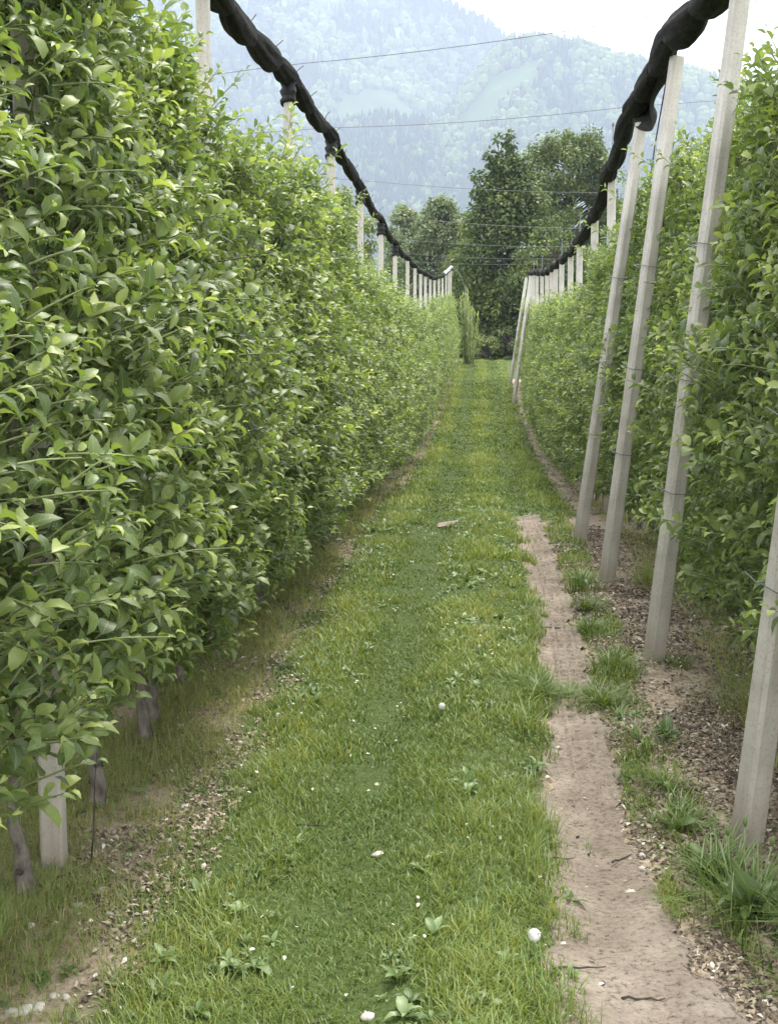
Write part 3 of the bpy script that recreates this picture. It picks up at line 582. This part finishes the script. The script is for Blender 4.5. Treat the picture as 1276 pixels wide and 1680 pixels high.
CL = [  # x, y, radius, height, count, tint, leaves, label
    (.79, 3.72, .15, .19, 900, .34, 9, 'large clump of tall grass and dock leaves in front of the nearest leaning post'),
    (.73, 4.0, .09, .13, 350, .3, 8, 'dock plant with upright dark leaves beside the nearest leaning post'),
    (.68, 4.35, .09, .11, 380, .4, 4, 'tuft of bright grass on the right edge of the path, left of the nearest post'),
    (.69, 4.75, .10, .09, 380, .4, 5, 'low spreading tuft between the path and the nearest leaning post'),
    (.66, 5.25, .09, .12, 450, .42, 0, 'rounded grass tuft just past the grassy break in the path'),
    (.78, 5.35, .05, .1, 90, .3, 8, 'broad leaved weed with pale turned leaf on the chip covered soil'),
    (.66, 6.35, .085, .16, 520, .4, 0, 'bushy bright green tuft left of the thick leaning post'),
    (.60, 7.2, .05, .12, 260, .32, 3, 'narrow dark tuft at the right side of the tread marks'),
    (.625, 7.75, .06, .14, 320, .38, 2, 'upright tuft growing between the path and the second leaning post'),
    (.66, 8.5, .09, .15, 520, .36, 3, 'wide tuft of dark grass beside the stony soil near the third post'),
    (.27, 6.0, .10, .10, 1300, .5, 2, 'left part of the grass break crossing the dirt path'),
    (.42, 5.95, .10, .075, 1100, .55, 0, 'low middle part of the grass break crossing the dirt path'),
    (.55, 5.88, .09, .09, 900, .5, 0, 'right part of the grass break crossing the dirt path'),
    (.60, 5.6, .05, .07, 160, .45, 3, 'little ragged weed at the right path edge just before the grass break'),
    (.62, 5.0, .06, .05, 160, .5, 0, 'short sparse tuft between two larger ones at the right path edge'),
    (.36, 4.2, .04, .045, 70, .3, 0, 'tiny grass tuft growing in the middle of the dirt path'),
    (.98, 6.45, .07, .09, 160, .5, 2, 'small sprig of weeds right of the thick leaning post foot'),
    (1.2, 5.75, .16, .24, 700, .7, 0, 'yellowish feathery grass tuft under the right hedge near the frame edge'),
    (1.12, 8.6, .14, .26, 600, .66, 0, 'tall yellow green grass under the right hedge behind the second and third posts'),
    (.88, 3.25, .1, .15, 420, .35, 4, 'grass clump at the lower right corner beside the dirt'),
    (.95, 3.55, .12, .16, 420, .38, 3, 'weed clump at the right edge below the nearest post'),
    (-1.55, 4.6, .14, .2, 420, .66, 0, 'yellowish fine grass clump behind the left trunks'),
    (-1.3, 3.35, .2, .13, 900, .62, 0, 'soft yellow green grass at the lower left corner'),
]
for (x, y, rd, H, n, ti, nl, lb) in CL:
    n = int(n * .7); rd *= 1.1; ti -= .13 * (ti < .6)
    e = empty('weed_clump', (x, y, zrel(x, y))); ma = MA(); grass_clump(ma, x, y, n, rd, H, ti, .0055 if ti < .6 else .003)
    for v in ma.v: v -= np.array([x, y, zrel(x, y)])
    ma.build('blades', M['grass'], e)
    if nl:
        ma = MA()
        for q in range(2 if nl > 6 else 1): rosette(ma, random.uniform(-.02, .02), random.uniform(-.02, .02), nl, H * random.uniform(.75, .95), .35, .95, z=0)
        ma.build('leaves', M['weed'], e)
    tag(e, lb, 'weeds')
# clumps along the left edge of the path: grass tall dark fringe dock leaves
for (x, y, lb) in ((.2, 4.9, 'broad leaved weed leaning over the left edge of the path, mid way'), (.24, 5.55, 'dark leafy weed on the left path edge beside the grassy break'), (.2, 4.15, 'dandelion plant with ragged leaves at the left path edge'), (.28, 3.8, 'jagged leaf weed hanging over the left path edge near the white seed head'), (-.2, 3.25, 'pale leaved weed standing in the lane grass at the bottom'), (-.62, 3.3, 'dandelion rosette in the lane grass at the lower left')):
    e = empty('weed_plant', (x, y, zrel(x, y))); ma = MA(); rosette(ma, 0, 0, random.randint(6, 9), random.uniform(.045, .07), .45, .9, z=0); rosette(ma, random.uniform(-.04, .04), .03, 5, .06, .7, .7, z=0); ma.build('leaves', M['weed'], e); tag(e, lb, 'weed plant')
def stone(x, y, s, lb, grp, m='stone', flat=.6):
    ma = MA(); g = np.random.default_rng(int(x * 1000 + y * 7777) & 0xffff); nu, nv = 10, 6; V = [(0, 0, s * flat)]
    for j in range(1, nv):
        for i in range(nu):
            a_ = i * 2 * pi / nu; b_ = pi * j / nv; rr = s * g.uniform(.7, 1.25); V.append((rr * sin(b_) * cos(a_) * 1.25, rr * sin(b_) * sin(a_), rr * cos(b_) * flat))
    V.append((0, 0, -s * flat)); Q = [(1 + (j) * nu + i, 1 + j * nu + (i + 1) % nu, 1 + (j + 1) * nu + (i + 1) % nu, 1 + (j + 1) * nu + i) for j in range(nv - 2) for i in range(nu)]
    T = [(0, 1 + i, 1 + (i + 1) % nu) for i in range(nu)] + [(len(V) - 1, 1 + (nv - 2) * nu + (i + 1) % nu, 1 + (nv - 2) * nu + i) for i in range(nu)]
    ma.add(V, [q[::-1] for q in Q], T); o = ma.build('stone', M[m]); o.location = (x, y, zrel(x, y) + s * flat * .15); o.rotation_euler = (0, 0, g.uniform(0, 3)); return tag(o, lb, 'stone', grp)
import itertools
def px2g(px, py):
    """a pixel of the photograph to a point on flat ground, used to read positions"""
    F = np.array([-sin(yaw) * cos(pitch), cos(yaw) * cos(pitch), -sin(pitch)]); R = np.array([cos(yaw), sin(yaw), 0]); U = np.cross(R, F)
    r = F + (px - 638) / FPX * R + (840 - py) / FPX * U; t = -HC / r[2]; return r[0] * t, r[1] * t
ST = [(20, 1655, .018, 'whitish stone at the lower left corner'), (40, 1651, .02, 'white stone second from the lower left corner'), (62, 1645, .018, 'white stone third from the lower left corner'), (88, 1628, .012, 'small white stone in the lower left heap'), (108, 1630, .012, 'small pale stone ending the lower left heap'), (168, 1463, .013, 'bright oblong stone on the litter near the nearest left trunk'), (130, 1462, .009, 'small white stone beside the upright stalk'), (132, 1492, .017, 'grey rounded stone on the litter strip'), (180, 1502, .012, 'pale stone half in the grass of the litter strip'), (240, 1500, .011, 'white stone at the lane edge, lower left'), (278, 1388, .014, 'white stone by the dark weed on the litter strip'), (305, 1330, .016, 'grey flat stone at the lane edge left'), (283, 1279, .011, 'pale stone on the brown litter'), (170, 1318, .018, 'large pale stone between the left trunks'), (354, 1201, .013, 'white round stone left of the trio'), (372, 1213, .012, 'white stone, middle of the trio on the litter'), (391, 1217, .013, 'white oval stone, right of the trio'), (410, 1204, .011, 'pale stone just above the white trio'), (390, 1131, .012, 'upright pale stone on the litter strip'), (346, 1247, .01, 'small white stone below the trio'), (428, 1173, .009, 'faint pale stone at the grass edge'), (440, 1101, .013, 'pale flat stone farther along the left strip'), (470, 1078, .014, 'white stone in the far left heap'), (480, 1069, .011, 'small white stone in the far left heap'), (503, 1043, .01, 'tiny white stone along the left strip'), (540, 1052, .012, 'pale stone at the lane edge beyond the far heap'), (569, 932, .016, 'white stone where the hedge nears the lane'), (655, 832, .022, 'pale stone beside the far left hedge foot'), (663, 822, .02, 'second pale stone beside the far left hedge foot'), (690, 775, .03, 'far pale stone under the left hedge'), (1002, 948, .016, 'white stone at the foot of the third leaning post'), (1021, 957, .018, 'cream stone right of the third leaning post'), (985, 972, .02, 'flat cream stone on the stony soil'), (1040, 998, .015, 'pink stone on the chip covered soil'), (1100, 1163, .018, 'cream flat stone above the broad leaved weed'), (1014, 1448, .014, 'white pebble in the dirt path'), (1037, 1450, .02, 'flat cream stone beside the white pebble'), (1055, 1416, .016, 'flat grey stone at the right path edge'), (1052, 1393, .012, 'small pale stone at the right path edge'), (1258, 1312, .012, 'white pebble right of the nearest post'), (1255, 1415, .014, 'white stone below the nearest post'), (923, 1540, .011, 'white pebble at the left path edge'), (620, 1398, .016, 'round white stone in the middle of the lane'), (602, 1665, .018, 'cream stone in the grass at the bottom'), (503, 1308, .011, 'small white stone in the lane'), (745, 944, .016, 'white speck of stone farther up the lane'), (675, 917, .016, 'white stone in the left lane grass'), (812, 818, .022, 'white stone beside the far lane weeds'), (1110, 1061, .018, 'cream stone by the thick post foot'), (1046, 1048, .015, 'white stone left of the thick post foot')]
for (px, py, s_, lb) in ST:
    x, y = px2g(px, py)
    if y > 11: x, y = x * 1.02, y * 1.02
    stone(x, y, s_ * 1.0, lb, None)
def dandelion(x, y, h, r, lb):
    e = empty('dandelion_clock', (x, y, zrel(x, y))); ma = MA(); tube(ma, [(0, 0, 0), (.006, 0, h * .6), (.012, 0, h)], [.002, .0017, .0015], 6); ma.build('stalk', M['stem'], e)
    ma = MA(); g = RNG; n = 900; d = norm(g.normal(0, 1, (n, 3))); c = np.array([.012, 0, h + r * .2]); P = c + d * r * g.uniform(.85, 1, n)[:, None]; an = norm(np.cross(d, g.normal(0, 1, (n, 3)))); b2 = np.cross(d, an)
    V = np.stack([c + d * r * .2, P - an * r * .1, P + an * r * .1, P + b2 * r * .1, P - b2 * r * .1], 1); T = np.array([(1, 3, 2), (1, 2, 4)]); ma.add(V.reshape(-1, 3), None, (T[None] + np.arange(n)[:, None, None] * 5).reshape(-1, 3)); ma.build('seed_head', M['fluff'], e)
    ma = MA(); tube(ma, [c - [0, 0, r * .3], c, c + [0, 0, r * .3]], [r * .3, r * .45, r * .25], 8); ma.build('receptacle', M['fluff'], e)
    tag(e, lb, 'dandelion')
x, y = px2g(868, 1575); dandelion(x, y, .062, .018, 'round white dandelion clock in the grass beside the path')
x, y = px2g(720, 1182); dandelion(x, y, .05, .015, 'small dandelion clock in the lane grass left of centre')
def flower_stalk(x, y, h, lean, lb):
    e = empty('dandelion_stalk', (x, y, zrel(x, y))); ma = MA(); tube(ma, [(0, 0, 0), (lean * .3, 0, h * .5), (lean, 0, h)], [.0028, .0024, .002], 6); ma.build('stalk', M['stem'], e)
    ma = MA(); tube(ma, [(lean, 0, h - .002), (lean, 0, h + .01), (lean * 1.1, 0, h + .026)], [.004, .0075, .003], 8); ma.build('bud', M['weed'], e); tag(e, lb, 'dandelion', None)
flower_stalk(.80, 3.9, .2, .0, 'spent dandelion stalk standing left of the nearest post foot')
flower_stalk(.835, 3.82, .17, .03, 'dandelion stalk with closed bud crossing the nearest post foot')
flower_stalk(.77, 3.95, .15, -.01, 'shorter dark budded stalk in the tall weed clump')
def twig(x, y, l, a_, lb):
    ma = MA(); n = 7; pts = [(l * (i / 6 - .5) * cos(a_), l * (i / 6 - .5) * sin(a_), .006 + random.uniform(0, .008)) for i in range(n)]; tube(ma, pts, np.linspace(.004, .002, n), 5); o = ma.build('twig', M['twig']); o.location = (x, y, zrel(x, y) + .008); tag(o, lb, 'twig')
for (px, py, l, a_, lb) in ((950, 1590, .14, .1, 'dark twig lying across the dirt near the bottom'), (1055, 1630, .11, -.02, 'thin twig on the dirt at the bottom right'), (1020, 1402, .09, .7, 'bent twig at the right edge of the path'), (910, 1410, .12, .05, 'slim twig at the left edge of the path'), (510, 1358, .1, .1, 'dry twig in the lane grass'), (505, 1668, .12, .6, 'brown twig in the grass at the bottom'), (900, 1030, .24, .0, 'long straw coloured twig across the tread marks')):
    x, y = px2g(px, py); twig(x, y, l, a_, lb)
# upright dead stalk at the left
x, y = px2g(150, 1420); ma = MA(); tube(ma, [(0, 0, 0), (.012, 0, .12), (.02, 0, .26), (.03, 0, .36)], [.003, .0028, .002, .0015], 5); o = ma.build('dead_stalk', M['twig']); o.location = (x, y, zrel(x, y)); tag(o, 'thin dark upright sapling stalk right of the lower left post', 'stalk')

# ------------------------------------------------------------------ far trees
def big_tree(name, base, H, prof, mat_, nclump, per, lsz, seed, label, cat='tree', bare=0.25, tintb=.45, tips=(), trunk_r=.22):
    g = np.random.default_rng(seed); e = empty(name, base); ma = MA(); zz = np.linspace(-.2, H * .88, 10)
    wx = np.cumsum(g.normal(0, .05, 10)); tube(ma, np.stack([wx - wx[0], wx * .3, zz], 1), np.interp(zz, [0, H], [trunk_r, .03]), 9)
    cs = []; P0 = []; D0 = []; N0 = []; L0 = []; T0 = []
    for i in range(nclump):
        t = g.uniform(bare, 1) ** .9; z = t * H; R_ = np.interp(t, [p[0] for p in prof], [p[1] for p in prof]); a_ = g.uniform(0, 2 * pi); f = g.uniform(.25, 1.0) ** .55
        c = np.array([cos(a_) * R_ * f, sin(a_) * R_ * f, z]); rad = g.uniform(.3, .8) * min(1, .4 + R_ * .35) * (.38 if H < 2 else 1)
        j0 = np.array([np.interp(z * .8, zz, wx) - wx[0], 0, max(z - .28 * R_ - .3, .1 * H)]); mid = (j0 + c) / 2 + np.array([0, 0, .1]) + g.normal(0, .12, 3)
        tube(ma, [j0, mid, c], [.05 * (1.3 - t), .03, .012], 5, cap=False)
        n = int(1.9 * per * g.uniform(.6, 1.3) * rad / .55); lsz_ = lsz * .72; d = norm(g.normal(0, 1, (n, 3)) * np.array([1, 1, .7])); P = c + d * rad * (g.random(n) ** .45)[:, None]
        D = norm(d + g.normal(0, .6, (n, 3)) + np.array([0, 0, -.25])); P0.append(P); D0.append(D); N0.append(np.array([0, 0, 1.0]) + g.normal(0, .5, (n, 3)) + .5 * d); L0.append(lsz_ * g.uniform(.6, 1.3, n)); T0.append(np.clip(tintb + .2 * g.normal() + g.normal(0, .14, n), 0, 1))
    for (dx, dy, zt) in tips:
        tube(ma, [(dx * .5, dy * .5, H * .7), (dx, dy, zt)], [.05, .015], 5, cap=False)
        for q in range(5):
            c = np.array([dx, dy, zt - q * .42]) + g.normal(0, .1, 3); n = int(per * .45); d = norm(g.normal(0, 1, (n, 3))); P0.append(c + d * (.22 + .05 * q) * (g.random(n) ** .5)[:, None]); D0.append(d); N0.append(np.array([0, 0, 1.0]) + g.normal(0, .5, (n, 3))); L0.append(lsz * g.uniform(.6, 1.2, n)); T0.append(np.clip(tintb - .1 + g.normal(0, .1, n), 0, 1))
    ma.build('trunk', M['treebark'], e); P = np.concatenate(P0); n = len(P); mb = MA(); Ln = np.concatenate(L0)
    leaves(mb, P, np.concatenate(D0), np.concatenate(N0), Ln, Ln * g.uniform(.5, .75, n), g.uniform(.2, 1.3, n), g.uniform(0, .5, n), np.concatenate(T0)); mb.build('crown', M[mat_], e)
    tag(e, label, cat); return e
def gy(px, Y): return (px - 790) / FPX * Y
big_tree('broadleaf_tree', (gy(832, 64), 64, -.1), 9.0, [(0, .8), (.08, 1.5), (.3, 2.2), (.55, 2.1), (.75, 1.6), (.9, 1.0), (1, .4)], 'treeleaf', 270, 80, .24, 5, 'dark green bushy tree with twiggy top at the end of the lane', bare=.03, tips=((-.55, 0, 9.7), (-.15, .2, 10.0), (.2, -.1, 9.6), (-1.0, .1, 9.2), (-1.5, 0, 8.3), (.7, 0, 8.8)))
big_tree('broadleaf_tree', (gy(925, 76), 76, -.1), 11.6, [(0, 1.8), (.3, 2.9), (.6, 3.1), (.85, 2.5), (1, 1.5)], 'midleaf', 270, 80, .24, 6, 'wide rounded tree standing behind the right net, right of the dark one', bare=.05, tintb=.5)
big_tree('broadleaf_tree', (gy(905, 60), 60, -.1), 5.6, [(0, 1.2), (.5, 2), (.8, 1.5), (1, .5)], 'treeleaf', 90, 80, .22, 61, 'lower bushy tree filling the gap before the rounded tree', bare=.02, tintb=.4)
big_tree('broadleaf_tree', (gy(722, 80), 80, -.1), 8.6, [(0, 1.4), (.3, 2.1), (.6, 2.1), (.85, 1.4), (1, .4)], 'paleleaf', 230, 75, .24, 7, 'grey green airy tree between the left net and the dark tree', bare=.05, tintb=.5)
big_tree('birch_tree', (gy(664, 92), 92, -.1), 9.4, [(0, .9), (.3, 1.4), (.7, 1.4), (1, .4)], 'paleleaf', 130, 60, .24, 8, 'thin pale birch like tree partly hidden by the left net', bare=.25, tintb=.8, trunk_r=.12)
big_tree('broadleaf_tree', (gy(765, 70), 70, -.1), 5.6, [(0, 1.3), (.5, 1.7), (.8, 1.3), (1, .5)], 'treeleaf', 80, 80, .22, 9, 'low mid green tree left of the dark tree', bare=.02, tintb=.6)
big_tree('broadleaf_tree', (gy(560, 75), 75, -.1), 8.6, [(0, 1.2), (.4, 2.3), (.75, 1.9), (1, .7)], 'treeleaf', 90, 70, .25, 10, 'light green tree top showing over the left hedge', bare=.2, tintb=.9)
big_tree('shrub', (gy(797, 57.5), 57.5, -.1), 1.1, [(0, .3), (.5, .6), (1, .25)], 'midleaf', 30, 80, .13, 11, 'light green low shrub at the far end of the grass lane', cat='shrub', bare=.1, tintb=.95, trunk_r=.03)
big_tree('shrub', (gy(775, 58.5), 58.5, -.1), 1.2, [(0, .9), (.4, .8), (1, .2)], 'treeleaf', 50, 120, .13, 12, 'dark scrubby bush closing the lane on its left', cat='shrub', bare=.1, tintb=.3, trunk_r=.03)
big_tree('shrub', (gy(828, 58.5), 58.5, -.1), 1.3, [(0, 1.3), (.4, 1.2), (1, .3)], 'treeleaf', 70, 120, .13, 13, 'dark scrubby bush closing the lane on its right', cat='shrub', bare=.1, tintb=.25, trunk_r=.03)
# young willow with long upright shoots at the far left row end
e = empty('willow_shrub', (gy(768, 53), 53, -.12)); ma = MA(); mb = MA()
for k in range(30):
    x = random.uniform(-.36, .42); yy_ = random.uniform(-.3, .3); h_ = 3.0 - 1.4 * (x + .36) + random.uniform(-.5, .3); h_ = max(h_, 1.0); p = [(x * .5, yy_ * .5, 0), (x * .8, yy_ * .8, h_ * .5), (x, yy_, h_)]; tube(ma, p, [.014, .01, .004], 4, tint=.5)
    n = 40; t = RNG.uniform(.1, 1, n); P = np.stack([x * (.5 + .5 * t), np.full(n, yy_) * (.5 + .5 * t), h_ * t], 1); D = np.stack([RNG.normal(0, .3, n), RNG.normal(0, .3, n), np.ones(n) * random.choice((-1, 1, 1))], 1); Ln = RNG.uniform(.10, .2, n); leaves(mb, P, D, RNG.normal(0, 1, (n, 3)), Ln, Ln * .22, RNG.uniform(.1, .5, n), RNG.uniform(0, .3, n), RNG.uniform(.75, 1, n))
ma.build('shoots', M['stem'], e); mb.build('crown', M['apple'], e); tag(e, 'slender pale green willow shoots standing at the far end of the left row', 'shrub')

# ------------------------------------------------------------------ mountains
def mount_mat(name, c1, c2, c3):
    m, nt, b = mat(name); L = nt.links.new; vec = objvec(nt); n1 = noise(nt, .006, 7, vec, .6); r = ramp(nt, [(.38, c1), (.55, c2), (.66, c3)]); L(n1.outputs['Fac'], r.inputs[0]); L(r.outputs[0], b.inputs['Base Color']); b.inputs['Roughness'].default_value = 1; b.inputs['Specular IOR Level'].default_value = .1; return m
M['mount'] = mount_mat('mountain_slope', (.03, .06, .025), (.06, .10, .03), (.20, .25, .09))
M['forest'] = leaf_mat('far_forest', [(0, (.010, .024, .012)), (.5, (.035, .065, .022)), (1, (.15, .20, .06))], (.05, .08, .03), trans=.15, rib=False, rough=.8, spec=.1)
FT = MA()
def mountain(name, ridge, Y0, Y1, seed, rough_, nt_, tsz, tb, meadow):
    rx = np.array([p[0] for p in ridge], float); ry = np.array([p[1] for p in ridge], float)
    def P(px, s):
        Y = Y0 + (Y1 - Y0) * s; X = (px - 790) / FPX * Y; zr = HC + (520 - np.interp(px, rx, ry)) / FPX * Y1
        n = fbm(X / 260, Y / 260, seed, 5) - .5; gully = np.abs(fbm(X / 420 + 3, Y / 900, seed + 9, 4) - .5) * 2
        sh = np.where(s <= 1, np.clip(s, 0, 1) ** 1.15, 1 - (s - 1) * 1.2)
        z = zr * sh + (n * rough_ * .8 - (1 - gully) * rough_ * .6 + .0) * np.clip(s * 3, 0, 1) * np.clip((1.0 - s) * 5, .0, 1)
        return X, Y, z - 2 * (s < .02)
    pxs = np.linspace(rx[0], rx[-1], 260); s = np.linspace(0, 1.3, 110); PX, SS = np.meshgrid(pxs, s); X, Y, Z = P(PX, SS)
    a = np.arange(109)[:, None] * 260; b_ = np.arange(259)[None]; ma = MA(); ma.add(np.stack([X, Y, Z], -1), np.stack([a + b_, a + b_ + 1, a + b_ + 261, a + b_ + 260], -1).reshape(-1, 4)); tag(ma.build(name, M['mount']), kind='structure')
    g = np.random.default_rng(seed); k = nt_; px = g.uniform(max(rx[0], 150), min(rx[-1], 1300), k); s_ = g.uniform(.08, 1.06, k); s_[:k // 12] = g.uniform(.985, 1.01, k // 12)
    X, Y, Z = P(px, s_); cl = fbm(X / 180, Y / 300, seed + 40, 4); keep = (cl < meadow) | (s_ > .95); X, Y, Z, cl = X[keep], Y[keep], Z[keep], cl[keep]; k = len(X)
    hh = tsz * g.uniform(.6, 1.35, k); con = (fbm(X / 120, Y / 160, seed + 50, 3) + g.normal(0, .1, k)) < .52; rad = np.where(con, .2, .42) * hh
    ns = 6; th = np.arange(ns) * 2 * pi / ns; V = []
    for (zf, rf0, rf1) in ((.0, .55, .5), (.3, 1.0, 1.0), (.72, .42, .8)):
        rf = np.where(con, rf0 if zf else 1.0, rf1) ; rr = rad[:, None] * rf[:, None] * g.uniform(.75, 1.2, (k, ns)) ; V.append(np.stack([X[:, None] + rr * np.cos(th), Y[:, None] + rr * np.sin(th), (Z + hh * zf * np.where(con, 1, .95) - .5)[:, None] + np.zeros((k, ns))], -1))
    V = np.concatenate(V, 1); top = np.stack([X, Y, Z + hh * np.where(con, 1.15, .9)], -1)[:, None]; V = np.concatenate([V, top], 1); mV = ns * 3 + 1
    q = np.array([(r_ * ns + j, r_ * ns + (j + 1) % ns, (r_ + 1) * ns + (j + 1) % ns, (r_ + 1) * ns + j) for r_ in range(2) for j in range(ns)]); t = np.array([(2 * ns + j, 2 * ns + (j + 1) % ns, 3 * ns) for j in range(ns)]); off = np.arange(k)[:, None, None] * mV
    FT.add(V.reshape(-1, 3), (q[None] + off).reshape(-1, 4), (t[None] + off).reshape(-1, 3), tint=np.repeat(np.clip(np.where(con, .12, .6) + tb + g.normal(0, .15, k) + (cl - .4) * 1.1, 0, 1), mV)); return P
mountain('mountain', [(-1500, 150), (-500, -20), (0, -110), (300, -100), (480, -50), (600, -2), (650, 18), (740, 43), (790, 68), (830, 100), (900, 150), (1000, 230), (1200, 380), (1500, 480)], 1900, 3200, 11, 120, 15000, 24, .1, .62)
PB = mountain('mountain_ridge', [(500, 500), (640, 330), (740, 200), (800, 120), (835, 98), (870, 96), (930, 104), (1000, 127), (1040, 137), (1075, 140), (1276, 190), (1700, 300), (2600, 430)], 1500, 2500, 23, 100, 13000, 21, .05, .56)
mountain('wooded_hill', [(-800, 200), (0, 270), (300, 255), (480, 238), (540, 222), (620, 207), (690, 214), (750, 240), (820, 300), (900, 370), (1000, 430), (1200, 490)], 1500, 2350, 35, 70, 16000, 15, .05, .8)
tag(FT.build('forest', M['forest'], smooth=False), 'hazy blue green woods covering the mountain slopes', 'forest', kind='stuff')
# pale farmhouse on the slope
hx, hy, hz = [float(v) for v in PB(np.array([786.0]), np.array([.72]))]
e = empty('farmhouse', (hx, hy, hz)); ma = MA(); w_, d_, h_ = 12, 9, 9
V = [(-w_/2, -d_/2, -3), (w_/2, -d_/2, -3), (w_/2, d_/2, -3), (-w_/2, d_/2, -3), (-w_/2, -d_/2, h_), (w_/2, -d_/2, h_), (w_/2, d_/2, h_), (-w_/2, d_/2, h_), (-w_/2, 0, h_ + 3.6), (w_/2, 0, h_ + 3.6)]
ma.add(V, [(0, 1, 5, 4), (1, 2, 6, 5), (2, 3, 7, 6), (3, 0, 4, 7)], [(5, 6, 9), (7, 4, 8)]); ma.build('walls', simple('render_wall', (.7, .68, .62), (.8, .78, .74), .3), e, smooth=False)
ma = MA(); ma.add([(-w_/2 - 1, -d_/2 - 1, h_ - .6), (w_/2 + 1, -d_/2 - 1, h_ - .6), (w_/2 + 1, 0, h_ + 3.9), (-w_/2 - 1, 0, h_ + 3.9), (w_/2 + 1, d_/2 + 1, h_ - .6), (-w_/2 - 1, d_/2 + 1, h_ - .6)], [(0, 1, 2, 3), (3, 2, 4, 5)]); ma.build('roof', simple('roof_tile', (.2, .12, .09), (.3, .18, .13), .5), e, smooth=False)
ma = MA()
for ix in (-3.8, 0, 3.8):
    for iz in (1.5, 5.5): ma.add([(ix - .7, -d_/2 - .05, iz), (ix + .7, -d_/2 - .05, iz), (ix + .7, -d_/2 - .05, iz + 1.6), (ix - .7, -d_/2 - .05, iz + 1.6)], [(0, 1, 2, 3)])
ma.build('windows', simple('dark_window', (.03, .03, .04), (.06, .06, .07), .5, .2), e, smooth=False)
tag(e, 'pale farmhouse on the hazy mountain slope', 'house')

# ------------------------------------------------------------------ haze
hm = bpy.data.materials.new('haze_air'); hm.use_nodes = True; hn = hm.node_tree; hn.nodes.clear()
pv = N_(hn, 'ShaderNodeVolumePrincipled'); pv.inputs['Color'].default_value = (.66, .74, .96, 1); pv.inputs['Density'].default_value = .00025
hn.links.new(pv.outputs[0], N_(hn, 'ShaderNodeOutputMaterial').inputs['Volume'])
ma = MA(); x0, x1, y0, y1, z0, z1 = -4600, 4600, -350, 9100, -3, 960
ma.add([(x0, y0, z0), (x1, y0, z0), (x1, y1, z0), (x0, y1, z0), (x0, y0, z1), (x1, y0, z1), (x1, y1, z1), (x0, y1, z1)], [(3, 2, 1, 0), (4, 5, 6, 7), (0, 1, 5, 4), (1, 2, 6, 5), (2, 3, 7, 6), (3, 0, 4, 7)])
tag(ma.build('haze', hm, smooth=False), 'pale blue haze lying over the valley', 'haze', kind='stuff')
